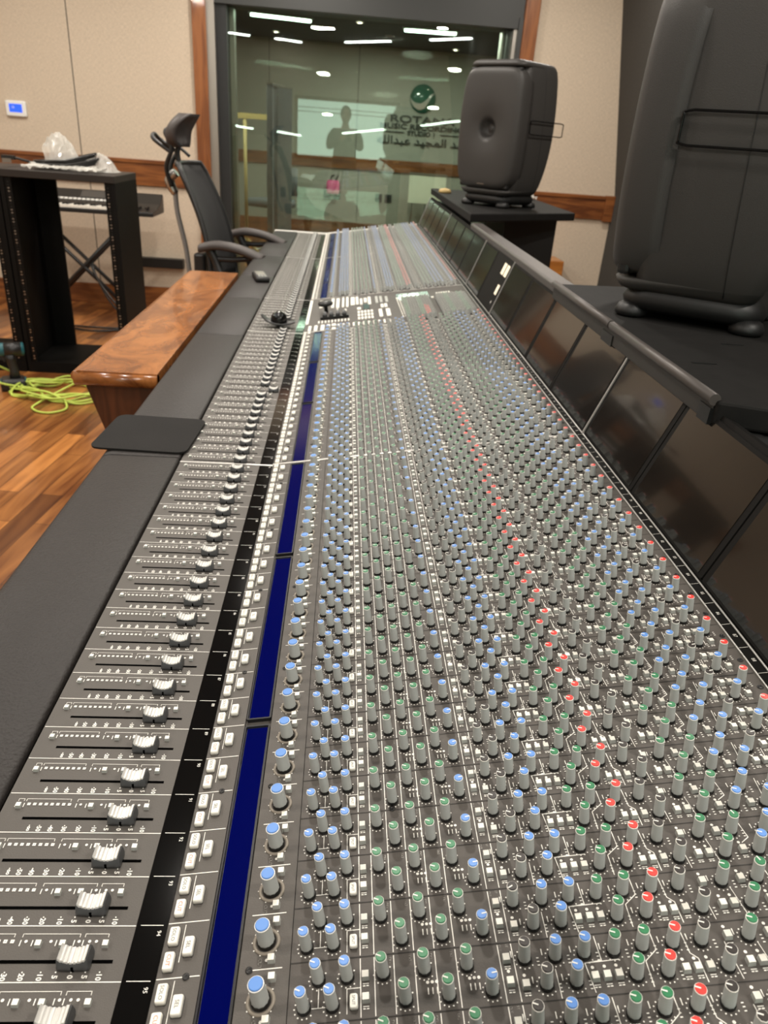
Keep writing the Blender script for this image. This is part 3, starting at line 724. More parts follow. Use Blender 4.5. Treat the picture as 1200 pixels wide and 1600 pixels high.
# meter bridge: angled glass panels, six channels each
KB = BR + TS * .5285; TB = np.array([.470, 1.046]) - KB; LB = np.hypot(*TB); TB /= LB; NB = np.array([-TB[1], TB[0]])
RB = np.array([[TB[0], 0, NB[0]], [0, 1, 0], [TB[1], 0, NB[1]]])
def BP(s, k, h=0.): p = KB + TB * s + NB * h; return np.array([p[0], Y0 + KP * k, p[1]])
MB().box((.000, 0, -.02), (LB + .004, 108 * KP, -.002), 'screenframe', R=RB, O=BP(0, 0)).build('bridge_back', console)
for k in range(0, 108, 6):
    if k == 48:
        o = MB(); L = 6 * KP - .004
        o.box((.004, .002, -.002), (LB - .002, L, .0015), 'screenframe')
        for s0, s1, y0_, y1_ in ((.104, .136, .020, .052), (.104, .136, .062, .094), (.050, .078, .030, .056)):
            o.box((s0 - .002, y0_ - .002, .0015), (s1 + .002, y1_ + .002, .0022), 'bezel'); o.box((s0, y0_, .0022), (s1, y1_, .0026), 'meter')
        o.stamp(text_mb('4', .014, 'print', bold=.0004), [(np.array([.026, .045, .0022]), tframe(np.eye(3)))])
        ob = o.build('meter_panel', console)
    else:
        L = 6 * KP - (.020 if k % 24 < 24 else 0)
        o = MB(); o.loft([[(x, y, -.002) for x, y in rrect(LB - .004, 6 * KP - .001, .003, 3, LB / 2, 3 * KP)], [(x, y, .0012) for x, y in rrect(LB - .006, 6 * KP - .003, .003, 3, LB / 2, 3 * KP)]], 'screenframe', True, False)
        ob = o.build('meter_screen', console)
        MB().box((.006, .011, .0012), (LB - .008, 6 * KP - .011, .0018), 'screen').build('screen_glass', ob)
    ob.matrix_local = Matrix.Translation(BP(0, k)) @ Matrix(RB).to_4x4()
for k in (0, 24, 48, 60, 84, 108):
    MB().box((0, -.0012, 0), (LB, .0012, .0035), 'silver', R=RB, O=BP(0, k)).build('divider_trim', console)
MB().tube([CP(.5272, 0, .0006), CP(.5272, 108, .0006)], .0011, 'silver', 8).build('edge_rail', console)
MB().tube([CP(.5146, 0, .0010), CP(.5146, 108, .0010)], .0009, 'silver', 8).build('edge_rail', console)
# bridge top beam
yb2 = Y0 + KP * 108
MB().prism([(.470, 1.040), (.468, 1.058), (.474, 1.064), (.512, 1.064), (.520, 1.055), (.520, .99), (.475, 1.03)], 1.632, 2.895, 'beam').build('top_beam', console, bevel=.002)
MB().prism([(.470, 1.032), (.520, 1.032), (.520, .99), (.475, 1.025)], Y0, yb2, 'case').build('bridge_cap', console)

# ------------------------------------------------------------------ speaker shelves
def shelf(lab, poly, y0, y1, joint):
    t = thing('speaker_shelf', lab, 'shelf')
    MB().prism(poly, 1.034, 1.066, 'shelf', 'xy').build('shelf_board', t, bevel=.004)
    o = MB(); o.tube([(.462, y0, 1.066), (.462, joint - .004, 1.066)], .0075, 'beam', 14); o.tube([(.462, joint - .004, 1.066), (.462, joint + .004, 1.066)], .0058, 'beam', 14); o.tube([(.462, joint + .004, 1.066), (.462, y1, 1.066)], .0075, 'beam', 14)
    o.build('edge_tube', t)
    o = MB(); o.box((.461, y0, 1.036), (.4635, y1, 1.064), 'band'); o.build('edge_band', t, bevel=.002)
    yj = joint; MB().box((.459, yj - .02, 1.034), (.471, yj + .035, 1.052), 'skirt').build('bracket', t); MB().box((.459, y0, 1.034), (.471, y0 + .03, 1.055), 'skirt').build('bracket', t)
    return t
sn = shelf('black wood shelf behind the console under the near speaker', [(.464, .835), (.52, .815), (1.15, .76), (1.15, 1.70), (.464, 1.63)], .84, 1.625, 1.235)
o = MB()
for x, y in ((.63, 1.142), (.525, 1.013)): o.box((x - .018, y - .003, 1.0662), (x + .018, y + .003, 1.0668), 'skirt')
o.build('cable_slot', sn)
MB().box((.62, .95, 0), (.64, 1.5, 1.034), 'case').box((1.0, .95, 0), (1.02, 1.5, 1.034), 'case').build('support', sn)
sf = thing('speaker_shelf', 'black wood shelf under the far speaker near the window, on a black pedestal', 'shelf')
MB().prism([(.465, 2.90), (.97, 3.28), (.97, 4.36), (.465, 4.36)], 1.064, 1.094, 'shelf', 'xy').build('shelf_board', sf, bevel=.004)
MB().box((.70, 3.40, 0), (.93, 3.85, 1.064), 'case').build('support', sf)

# ------------------------------------------------------------------ speakers
def speaker(lab, loc, rz, sc=1.):
    t = thing('studio_monitor', lab, 'loudspeaker', loc, rz); t.scale = (sc, sc, sc)
    W, D, Hh = .178, .174, .593; z0 = .055
    # lofted shell: rounded rectangles, bowed in every view
    us = [0, .008, .022, .045, .046] + [.047 + .906 * i / 20 for i in range(21)] + [.954, .955, .978, .992, 1.0]
    N = len(us) - 1; rings = []
    def wid(v): return W * (1 - .10 * v * v - (.05 * v * v if v < 0 else 0))
    for i, u in enumerate(us):
        v = 2 * u - 1
        e = (1 - abs(v) ** 16) ** (1 / 2.2) if 0 < i < N else 0
        w = wid(v) * (.80 + .20 * e)
        fr_ = D + .006 if (u < .0455 or u > .9545) else D - .042
        yf = -fr_ * (1 - .07 * v * v) * (.86 + .14 * e); yb_ = D * (1 - (.10 if v > 0 else .26) * v * v) * (.84 + .16 * e)
        rings.append([(x, y + (yf + yb_) / 2, z0 + u * Hh) for x, y in rrect(2 * w, yb_ - yf, .040 if 0 < i < N else .03, 6)])
    o = MB(); o.loft(rings, 'spk', True, True); ob = o.build('cabinet', t)
    # front baffle with coaxial waveguide
    nx, nz = 76, 60; v = []; f = []; hh_ = .268
    for j in range(nz + 1):
        for i in range(nx + 1):
            a = 2 * i / nx - 1; c = 2 * j / nz - 1
            # squircle mapping to a rounded plate
            q = 1 - .10 * c ** 6 * a * a - .02 * c * c
            z = c * hh_ * (1 - .04 * min(1, abs(a) / .93) ** 4); a1 = min(1, abs(a) / .93); ex = max(0, abs(a) - .93) / .07; sg_ = 1 if a > 0 else -1; x = sg_ * a1 * (wid(z / (Hh / 2)) + .0012) * (1 - .16 * abs(c) ** 9 * abs(a1))
            vv = (z) / (Hh / 2); yfr = -D * (1 - .07 * vv * vv) - .014
            edge = .034 * (1 - math.sqrt(max(0, 1 - a1 ** 7))) + ex * .070 + abs(c) ** 30 * .03; y = yfr + edge
            rad = math.hypot(x, z - .0)
            y += .018 * math.exp(-(rad / .085) ** 2)
            if rad < .050: y += .040 * (1 - (rad / .050) ** 2) ** .8
            if rad < .016: y -= .016 * math.sqrt(1 - (rad / .016) ** 2)
            v.append((x, y, z0 + Hh / 2 + z))
    for j in range(nz):
        for i in range(nx): a = j * (nx + 1) + i; f.append((a, a + 1, a + nx + 2, a + nx + 1))
    fr = MB().add(v, f, 'spk', True).build('front_baffle', t)
    sd = fr.modifiers.new('solid', 'SOLIDIFY'); sd.thickness = .003; sd.offset = 1
    o = MB()
    o.lathe([(.036, 0), (.0165, .0), (.0160, .003)], 'spkdark', 24, caps=False)
    o.lathe([(.013, .0), (.010, .006), (.004, .009), (.0005, .0095)], 'rod', 20, caps=False)
    dr = o.build('driver', t); dr.rotation_euler = (PI / 2, 0, 0); dr.location = (0, -D + .040, z0 + Hh / 2)
    # dark acoustic slots above and below the baffle, seen at its corners
    for sz in (1, -1):
        for sx in (1, -1):
            zz = z0 + Hh / 2 + sz * .238
            MB().box((sx * .128 - .020, -D + .012, zz - .026), (sx * .128 + .020, -D + .040, zz + .026), 'spkdark').build('woofer_slot', t, bevel=.008)
    # seam round the cabinet
    o = MB()
    for sx in (1, -1):
        rp = []
        for u in us[2:-2]:
            v_ = 2 * u - 1; e = (1 - abs(v_) ** 16) ** (1 / 2.2)
            rp.append((sx * (wid(v_) * (.80 + .20 * e) + .0002), .045 - .02 * v_, z0 + u * Hh))
        o.tube(rp, .0011, 'spkdark', 6)
    o.build('seam', t)
    # wire cable guards
    for sx in (1, -1):
        c = [(-.085, .345), (-.085, .285), (.215, .285), (.215, .345)]
        pts = []
        for (ya, za), (yb_, zb_) in zip(c, c[1:] + c[:1]):
            pts += [(sx * (W + .010), ya + (yb_ - ya) * q, z0 + za + (zb_ - za) * q) for q in (.06, .12, .5, .88, .94)]
        MB().tube(cat(pts, 3, True), .0026, 'rod', 8, closed=True).build('cable_guard', t)
    # badge
    o = MB().stamp(text_mb('GENELEC', .011, 'alu', bold=.0001), [(np.array([0, -D - .0125 + .0052, z0 + .052]), np.array([[1, 0, 0], [0, 0, -1], [0, 1, 0]]))]); o.build('badge', t)
    # isolating base: two cradles on four feet
    o = MB(); o.loft([[(x, y, z) for x, y in rrect(w_, d_, .06, 6)] for w_, d_, z in ((.23, .26, .014), (.27, .29, .022), (.285, .30, .040), (.27, .28, .058), (.24, .25, .075))], 'spkdark'); o.build('base', t)
    for sx in (-1, 1):
        for sy in (-1, 1):
            o = MB().lathe([(.026, 0), (.034, .003), (.036, .012), (.030, .024), (.02, .030)], 'spkdark', 20, O=(sx * .110, sy * .120, 0)); o.build('foot', t)
    return t
# rz: local front is -Y
speaker('large dark grey studio loudspeaker close by at the right edge of the picture', (.660, 1.355, 1.0665), math.atan2(-.83, -.55), .82)
speaker('dark grey studio loudspeaker standing before the window at the far end of the console', (.66, 3.40, 1.0945), math.atan2(-.72, .70), .82)

# ------------------------------------------------------------------ things on the console
t = tag(MB().loft([[(x, y, 0) for x, y in rrect(.165, .165, .018, 5)], [(x, y, .0035) for x, y in rrect(.165, .165, .018, 5)]], 'rubber', True, False).build('wrist_pad'),
        'square black rubber mat lying across the leather armrest at the left', 'mat')
t.location = (-.334, 1.252, .8205); t.rotation_euler = (0, math.radians(0), math.radians(-3)); 
tb = thing('trackball', 'glossy black ball in a winged black holder on the faders, beside the script strip', 'trackball', tuple(FP(-.178, 49.7, .0005)))
MB().lathe([(.012, 0), (.006, .003), (.006, .007), (.020, .010)], 'plasticblk', 20).build('stem', tb)
o = MB(); pts = cat([(-.050, 0, .030), (-.032, 0, .016), (0, 0, .010), (.030, 0, .012), (.046, 0, .016)], 5)
o.loft([[(p.x, -.026 * max(.3, (1 - (p.x / .07) ** 2)), p.z), (p.x, .026 * max(.3, (1 - (p.x / .07) ** 2)), p.z), (p.x, .024 * max(.3, (1 - (p.x / .07) ** 2)), p.z + .004), (p.x, -.024 * max(.3, (1 - (p.x / .07) ** 2)), p.z + .004)] for p in pts], 'plasticblk', True, True); o.build('dish', tb)
MB().lathe([(.0001, -.012)] + [(.024 * math.cos(a), .024 * math.sin(a)) for a in np.linspace(-.6, 1.55, 14)] + [(.0001, .024)], 'blackgloss', 28, O=(.0, 0, .021)).build('ball', tb)
rm = thing('remote_control', 'small grey and black remote control on the leather armrest', 'remote control', (-.307, 2.855, .8205), math.radians(14))
MB().loft([[(x, y, 0) for x, y in rrect(.050, .135, .010, 4)], [(x, y, .013) for x, y in rrect(.052, .137, .010, 4)], [(x, y, .019) for x, y in rrect(.044, .128, .009, 4)]], 'plasticblk').build('body', rm)
MB().box((-.017, -.01, .0188), (.017, .055, .0202), 'alu').build('face_plate', rm, bevel=.001)
for i in range(3):
    for j in range(3): MB().box((-.014 + i * .011, -.052 + j * .012, .0188), (-.007 + i * .011, -.045 + j * .012, .0205), 'btnside').build('button', rm)
sg = thing('metal_cap', 'small brass-coloured round cap on the shelf end left of the far speaker', 'cap', (.50, 4.02, 1.0945))
MB().lathe([(.030, 0), (.032, .008), (.026, .018), (.006, .022)], 'pole', 20).build('cap', sg)

# ------------------------------------------------------------------ wood desk in front of the centre section
dk = thing('desk', 'polished walnut burl desk top attached to the front of the console', 'desk')
o = MB(); y0, y1 = 1.605, 2.945
o.prism([(-.594, .804), (-.594, .812), (-.588, .8195), (-.578, .822), (-.404, .822), (-.404, .788), (-.570, .788), (-.586, .791)], y0, y1, 'burl'); o.build('desk_top', dk, bevel=.0015, seg=2)
o = MB(); o.loft([[(-.590, y0 - .0, .800), (-.402, y0, .800), (-.402, y0, .802), (-.590, y0, .802)], [(-.590, y0 - .012, .800), (-.402, y0 - .012, .800), (-.402, y0 - .012, .802), (-.590, y0 - .012, .802)]], 'burl')
o = MB().tube([(-.586, y0 + .004, .804), (-.404, y0 + .004, .804)], .0155, 'burl', 16); o.build('bullnose', dk)
for y in (y0 + .012, y1 - .04):
    MB().prism([(-.568, .788), (-.402, .788), (-.402, .30), (-.420, .30)], y, y + .03, 'apron').build('end_panel', dk)
MB().prism([(-.560, .788), (-.540, .788), (-.408, .32), (-.425, .32)], y0 + .04, y1 - .04, 'apron').build('front_panel', dk)

# ------------------------------------------------------------------ rack cabinets
def rack(lab, x0, x1, y0, y1, zt):
    t = thing('equipment_rack', lab, 'rack', ((x0 + x1) / 2, (y0 + y1) / 2, 0)); W = (x1 - x0) / 2; D = (y1 - y0) / 2; th = .022
    MB().box((-W, -D, zt - .035), (W, D, zt), 'racktop').build('top', t, bevel=.002)
    for s in (-1, 1): MB().box((min(s * W, s * (W - th)), -D + .004, 0), (max(s * W, s * (W - th)), D - .004, zt - .035), 'rack').build('side_panel', t)
    MB().box((-W + th, -D + .004, 0), (W - th, D - .004, .06), 'rack').build('bottom', t)
    for s in (-1, 1):
        o = MB(); xa = s * (W - th - .018)
        o.box((xa - .016, -D + .01, .06), (xa + .016, -D + .013, zt - .035), 'rack')
        for i in range(int((zt - .12) / .0148)):
            o.box((xa - .004, -D + .0085, .075 + i * .0148), (xa + .004, -D + .0102, .081 + i * .0148), 'steel' if (i % 7) in (0, 3, 4, 1) else 'skirt')
        o.build('rail', t)
    return t
r1 = rack('black open equipment rack with a cable and plastic wrap on top', -1.765, -1.185, 4.15, 4.58, 1.055)
MB().box((-.27, .19, .06), (-.15, .205, 1.02), 'rack').build('back_panel', r1)
rack('black open equipment rack at the left edge of the picture beside the other rack', -2.37, -1.772, 4.15, 4.62, 1.055)

# cable and wrap on the rack
def crumple(name, lab, loc, size, seed, mode='heap', pts=None):
    rn = random.Random(seed); o = MB(); nx, ny = 22, 18; v = []; f = []
    ph = [(rn.uniform(0, 6), rn.uniform(4, 15), rn.uniform(4, 15)) for _ in range(7)]
    for j in range(ny + 1):
        for i in range(nx + 1):
            a = 2 * i / nx - 1; c = 2 * j / ny - 1
            if mode == 'heap':
                prof_ = max(0, 1 - abs(a * .9 + .25) ** 1.6) * max(0, 1 - abs(c) ** 2)
                z = size[2] * prof_ ** .75
            else: z = size[2] * .35 * (1 - .6 * abs(c))
            nz_ = sum(abs(math.sin(p + k1 * a + k2 * c)) for p, k1, k2 in ph) / 7 - .4
            z += size[2] * (.30 if mode == 'heap' else .9) * nz_ * (1 if mode != 'heap' else prof_ ** .4)
            z = max(.002, z)
            v.append((a * size[0] / 2 * (1 + .12 * math.sin(5 * c + seed)), c * size[1] / 2 * (1 + .15 * math.sin(4 * a + seed)), z))
    for j in range(ny):
        for i in range(nx): q = j * (nx + 1) + i; f.append((q, q + 1, q + nx + 2, q + nx + 1))
    ob = o.add(v, f, 'plastic', False).build(name); ob.location = loc; tag(ob, lab, 'plastic wrap'); return ob
crumple('plastic_bag', 'crumpled clear plastic bag standing up inside the black cable coil', (-1.50, 4.40, 1.056), (.20, .16, .165), 3)
crumple('plastic_wrap', 'flat clear plastic wrap lying under the black cable at the front of the rack top', (-1.47, 4.28, 1.056), (.36, .15, .045), 5, 'flat')
crumple('plastic_wrap', 'pointed sheet of clear plastic wrap lying right of the black cable on the rack', (-1.31, 4.42, 1.056), (.16, .15, .085), 8)
tg = crumple('plastic_wrap', 'small crumpled clear wrap on the shelf right of the far speaker', (.86, 3.95, 1.095), (.16, .12, .035), 11, 'flat')
cb = thing('cable_coil', 'coiled thick black cable with plug around the plastic bag on the rack', 'cable', (-1.50, 4.36, 1.056))
for q in range(5):
    rr = .135 + .008 * (q % 3)
    p = [((rr * 1.12) * math.cos(a) + .01, (rr * .62) * math.sin(a), .010 + .009 * q + .012 * math.cos(a) * q / 4 + .030 * max(0, math.cos(a) + .2 * math.sin(a))) for a in np.linspace(0, 2 * PI, 28)[:-1]]
    MB().tube(p, .0065, 'cable', 8, closed=True).build('cable_turn', cb)
MB().tube(cat([(-.13, -.02, .02), (-.19, -.03, .035), (-.235, -.04, .045)], 5), .006, 'cable', 8).build('cable_end', cb)
MB().box((-.30, -.055, .035), (-.235, -.030, .055), 'cable').box((-.295, -.058, .020), (-.25, -.054, .040), 'steel').build('plug', cb)

# ------------------------------------------------------------------ keyboard on stand
kb = thing('keyboard_instrument', 'electronic keyboard with white keys standing behind the rack by the wall', 'keyboard', (-1.83, 5.55, 0))
o = MB(); o.prism([(-.17, .735), (-.17, .765), (-.03, .775), (.05, .80), (.16, .86), (.17, .85), (.17, .735)], -.53, .53, 'plasticblk', 'yz'); o.build('body', kb, bevel=.006)
o = MB()
for i in range(33): o.box((-.47 + i * .0262, -.168, .765), (-.47 + i * .0262 + .0245, -.035, .779), 'keywhite')
o.build('white_keys', kb)
o = MB()
for i in range(36):
    if i % 7 not in (2, 6): o.box((-.47 + i * .0262 + .018, -.115, .778), (-.47 + i * .0262 + .031, -.035, .790), 'skirt')
o.build('black_keys', kb)
o = MB(); sl = math.atan2(.06, .11)
R = np.array([[1, 0, 0], [0, math.cos(sl), -math.sin(sl)], [0, math.sin(sl), math.cos(sl)]])
o.box((-.02, .02, .001), (.16, .100, .004), 'bluescreen2', R=R, O=(0, .05, .802)); o.build('display', kb)
o = MB()
for i in range(24): o.box((-.42 + i * .030, -.004, .001), (-.42 + i * .030 + .022, .012, .007), 'white', R=R, O=(0, .045, .797))
o.build('control_button', kb)
ks = thing('keyboard_stand', 'black crossed-leg stand under the electronic keyboard', 'stand', (-1.83, 5.55, 0))
for y in (-.08, .08):
    for s in (-1, 1):
        MB().tube([(-.36 * s, y, .02), (.36 * s, y, .722)], .014, 'plasticblk', 8).build('leg', ks)
for s in (-1, 1): MB().tube([(.36 * s, -.16, .012), (.36 * s, .16, .012)], .012, 'plasticblk', 8).build('foot', ks); MB().tube([(.36 * s, -.16, .722), (.36 * s, .16, .722)], .012, 'plasticblk', 8).build('top_bar', ks)
for i, (a_, l_) in enumerate(((0, 'upper'), (1, 'lower'))):
    o = MB().tube(cat([(-1.80 + .02 * i, 5.50, .42), (-1.74, 5.45, .30), (-1.62, 5.38, .16 - .04 * i), (-1.45, 5.30, .012), (-1.70, 5.20 - .1 * i, .012), (-2.0, 5.25, .012)], 8), .007, 'cable', 8)
    tag(o.build('loose_cable'), f'grey-black cable trailing from the keyboard to the floor behind the rack, {l_} one', 'cable')
dd = MB().box((-1.62, YW - .07, .305), (-1.24, YW - .001, .375), 'plasticblk').build('wall_duct', bevel=.004); tag(dd, 'black rectangular duct on the wall low down between the rack and the chair', 'wall box')

# thermostat
th = thing('thermostat', 'white wall thermostat with a blue screen on the beige wall', 'thermostat', (-2.365, YW, 1.33))
MB().loft([[(x, 0, z) for x, z in rrect(.145, .105, .014, 4)], [(x, -.020, z) for x, z in rrect(.140, .100, .014, 4)], [(x, -.026, z) for x, z in rrect(.125, .085, .010, 4)]], 'white').build('body', th)
MB().box((-.042, -.028, -.022), (.046, -.0255, .030), 'bluescreen').build('screen', th)
o = MB().stamp(text_mb('22', .020, 'print'), [(np.array([-.015, -.0285, .008]), np.array([[1, 0, 0], [0, 0, -1], [0, 1, 0]]))]); o.build('digits', th)

# ------------------------------------------------------------------ office chair
ch = thing('office_chair', 'black mesh office chair with headrest and armrests at the far end of the desk', 'chair', (-.62, 3.68, 0), math.radians(-6))
def slab(o, rows, th, m):
    """rows: list of rows of points; makes a thick curved sheet along local x thickness"""
    A = rows; n = len(rows[0]); k = len(rows); v = [p for r in A for p in r]; nv = len(v); v2 = [(p[0] - th, p[1], p[2]) for p in v]
    f = []
    for i in range(k - 1):
        for j in range(n - 1): a = i * n + j; f.append((a, a + 1, a + n + 1, a + n)); f.append((nv + a, nv + a + n, nv + a + n + 1, nv + a + 1))
    for j in range(n - 1): f.append((j, nv + j, nv + j + 1, j + 1)); a = (k - 1) * n + j; f.append((a, a + 1, nv + a + 1, nv + a))
    for i in range(k - 1): a = i * n; f.append((a, a + n, nv + a + n, nv + a)); a = i * n + n - 1; f.append((a, nv + a, nv + a + n, a + n))
    o.add(v + v2, f, m, True)
# backrest (faces +x)
rows = []
for i in range(15):
    u = i / 14; z = .66 + .50 * u; xx = .015 - .145 * u + .035 * math.sin(PI * u)
    hw_ = .225 * (1 - .22 * u) if u < .93 else .16
    rows.append([(xx + .045 * (2 * j / 10 - 1) ** 2, hw_ * (2 * j / 10 - 1), z) for j in range(11)])
o = MB(); slab(o, rows, .012, 'mesh'); o.build('backrest', ch)
o = MB(); loop = [rows[0][j] for j in range(11)] + [rows[i][10] for i in range(1, 15)] + [rows[14][j] for j in range(9, -1, -1)] + [rows[i][0] for i in range(13, 0, -1)]
o.tube([(p[0] - .006, p[1], p[2]) for p in loop], .012, 'plasticblk', 8, closed=True); o.build('back_frame', ch)
rows = []
for i in range(9):
    u = i / 8; z = 1.225 + .135 * u; xx = -.155 - .03 * math.sin(PI * u) + .055 * u
    rows.append([(xx + .05 * (2 * j / 8 - 1) ** 2, (.115 - .055 * abs(2 * u - 1) ** 3) * (2 * j / 8 - 1), z) for j in range(9)])
o = MB(); slab(o, rows, .028, 'armpad'); hr = o.build('headrest', ch)
o = MB()
for s in (-1, 1):
    o.tube(cat([(-.175, s * .015, 1.06), (-.19, s * .03, 1.14), (-.155, s * .045, 1.22), (-.185, s * .03, 1.28), (-.165, s * .02, 1.295)], 6), .010, 'plasticblk', 8)
o.tube(cat([(-.155, -.045, 1.20), (-.235, -.04, 1.25), (-.245, 0, 1.27), (-.235, .04, 1.25), (-.155, .045, 1.20)], 6), .009, 'plasticblk', 8)
o.tube(cat([(-.175, 0, 1.235), (-.13, 0, 1.22), (-.09, 0, 1.19)], 4), .007, 'plasticblk', 8)
o.tube(cat([(-.135, 0, 1.13), (-.145, .0, 1.20), (-.13, 0, 1.24)], 4), .012, 'plasticblk', 8)
o.build('headrest_bracket', ch)
o = MB().tube(cat([(-.155, 0, 1.12), (-.19, 0, 1.085), (-.165, 0, 1.03)], 5), [.020, .021, .021, .021, .021, .022, .021, .021, .020, .018, .017][:11], 'steel', 12); o.build('hinge_clamp', ch)
o = MB().tube(cat([(-.165, 0, 1.05), (-.160, 0, .95), (-.13, 0, .80), (-.11, 0, .64), (-.06, 0, .55)], 6), .012, 'greyplastic', 10); o.build('spine_tube', ch)
o = MB(); o.box((-.085, -.04, .68), (-.03, .04, .78), 'plasticblk'); o.build('lumbar_block', ch, bevel=.012)
o = MB()
rings = []
for z, g_ in ((.53, .90), (.545, 1.0), (.585, 1.0), (.60, .92)): rings.append([(x * g_ + .20, y * g_, z) for x, y in rrect(.48, .50, .09, 6)])
o.loft(rings, 'mesh'); o.build('seat', ch)
for s in (-1, 1):
    a = thing_arm = MB(); 
    P_ = cat([(.02, 0, .845), (.10, 0, .862), (.20, 0, .850), (.30, 0, .815)], 6)
    a.loft([[(p.x, s * .27 + y, p.z + z) for y, z in ((-.045, -.010), (-.038, .008), (.0, .014), (.038, .008), (.045, -.010), (.03, -.022), (-.03, -.022))] for p in P_], 'armpad')
    ar = a.build('armrest', ch)
    a = MB(); a.tube(cat([(.06, s * .27, .84), (.09, s * .27, .78), (.12, s * .28, .68), (.12, s * .26, .58), (.12, s * .2, .52)], 5), .020, 'plasticblk', 10)
    a.tube(cat([(.08, s * .27, .80), (.16, s * .27, .800), (.27, s * .27, .815)], 5), .012, 'plasticblk', 8); a.build('arm_support', ar)
MB().tube([(.20, 0, .53), (.20, 0, .10)], .028, 'steel', 14).build('gas_column', ch)
for q in range(5):
    an = q * 2 * PI / 5; c_, s_ = math.cos(an), math.sin(an)
    MB().tube([(.20 + .02 * c_, .02 * s_, .12), (.20 + .31 * c_, .31 * s_, .075)], [.024, .016], 'plasticblk', 8).build('leg', ch)
    cc = MB().lathe([(.027, -.02), (.028, 0), (.027, .02)], 'plasticblk', 14).build('caster', ch)
    cc.rotation_euler = (PI / 2, 0, an); cc.location = (.20 + .31 * c_, .31 * s_, .028)

# ------------------------------------------------------------------ floor items at left
dr = thing('cordless_drill', 'black and teal cordless impact driver standing on the wood floor at the left', 'power tool', (-1.72, 3.84, 0), math.radians(200))
MB().loft([[(x, y, 0) for x, y in rrect(.125, .085, .015, 4)], [(x, y, .045) for x, y in rrect(.125, .085, .015, 4)], [(x, y, .065) for x, y in rrect(.105, .07, .015, 4)]], 'plasticblk').build('battery', dr)
MB().box((-.062, -.032, .045), (.062, .032, .058), 'teal').build('battery_plate', dr, bevel=.003)
MB().loft([[(x * a_ + dx, y * a_, z) for x, y in rrect(.05, .045, .018, 4)] for z, a_, dx in ((.06, 1.1, -.01), (.10, .9, -.012), (.16, .9, -.005), (.19, 1.15, 0))], 'plasticblk').build('handle', dr)
MB().tube([(-.075, 0, .215), (-.07, 0, .215), (.035, 0, .215), (.07, 0, .215), (.075, 0, .215)], [.02, .034, .034, .030, .024], 'teal', 16).build('motor_housing', dr)
MB().tube([(.07, 0, .215), (.085, 0, .215), (.10, 0, .215), (.115, 0, .215)], [.029, .028, .022, .012], 'steel', 16).build('nose', dr)
MB().tube([(-.062, 0, .215), (.02, 0, .215)], [.0352, .0352], 'plasticblk', 16).build('grip_band', dr)
MB().box((.018, -.008, .150), (.032, .008, .185), 'skirt').build('trigger', dr, bevel=.003)
lc = thing('extension_cable', 'tangled lime green cable lying on the wood floor beside the drill', 'cable')
rn = random.Random(9)
pts = []
for q in range(64):
    an = q * .62; rr = 1 + .22 * math.sin(q * 1.7)
    pts.append((-1.43 + .24 * rr * math.cos(an) + .02 * math.sin(q), 3.80 + .14 * rr * math.sin(an), .007 + .013 * (q % 4)))
pts += [(-1.52, 3.62, .008), (-1.50, 3.52, .007), (-1.42, 3.49, .007), (-1.36, 3.56, .007), (-1.40, 3.66, .02)]
MB().tube(cat(pts, 6), .0055, 'lime', 7).build('cable_turn', lc)
MB().tube(cat([(-1.60, 3.80, .03), (-1.70, 3.88, .06), (-1.80, 3.86, .12), (-1.83, 3.83, .15), (-1.80, 3.80, .10), (-1.76, 3.78, .05), (-1.62, 3.82, .02)], 6), .0055, 'lime', 7).build('cable_loop', lc)
bx = MB().box((1.40, YW - .30, 0), (1.68, YW - .02, .575), 'stool').build('wood_block', bevel=.006); tag(bx, 'orange wooden pedestal against the wall behind the far speaker shelf', 'pedestal')

# ------------------------------------------------------------------ studio contents
lg = thing('wall_logo', 'round glossy green ball emblem with a silver swoosh on the studio wall', 'sign', (.915, FY, 1.785))
o = MB(); prof_ = [(.165 * math.cos(a_), .075 * math.sin(a_)) for a_ in np.linspace(0, PI / 2 - .01, 10)]
o.lathe(prof_, 'logogreen', 40, caps=True); g = o.build('disc', lg); g.rotation_euler = (PI / 2, 0, 0)
def onball(x, z, e=.003): 
    r2 = min(1, (x * x + z * z) / .165 ** 2); return (x, -(.075 * math.sqrt(max(0, 1 - r2)) + e), z)
top = [(-.158, .01), (-.12, -.035), (-.06, -.055), (-.01, -.045), (.05, .0), (.10, .055), (.145, .07)]
bot = [(-.150, -.045), (-.11, -.090), (-.05, -.125), (.02, -.105), (.06, -.05), (.10, .02), (.146, .066)]
T_ = cat([(x, 0, z) for x, z in top], 5); B_ = cat([(x, 0, z) for x, z in bot], 5); o = MB(); vv = []; ff = []
for p, q in zip(T_, B_):
    for j in range(5): r_ = p.lerp(q, j / 4); vv.append(onball(r_.x, r_.z))
for i in range(len(T_) - 1):
    for j in range(4): a_ = i * 5 + j; ff.append((a_, a_ + 5, a_ + 6, a_ + 1))
o.add(vv, ff, 'logosilver', True).build('swoosh', lg)
sgn = thing('wall_sign', 'dark raised studio name lettering on the wall below the green ball emblem', 'sign', (.93, FY, 0))
RTX = np.array([[1, 0, 0], [0, 0, -1], [0, 1, 0]])
def sign(body, size, x, z, sx=1., bold=.0015):
    t_ = text_mb(body, size, 'sign', ext=.008, bold=bold); o = MB(); R_ = RTX @ np.diag([sx, 1, 1]); o.stamp(t_, [(np.array([x, -.012, z]), R_)]); o.build('lettering', sgn)
sign('ROTANA', .115, 0, 1.545, 1.75); sign('MUSIC RECORDING', .078, 0, 1.462, 1.55); sign('STUDIO 1', .072, .0, 1.392, 1.15)
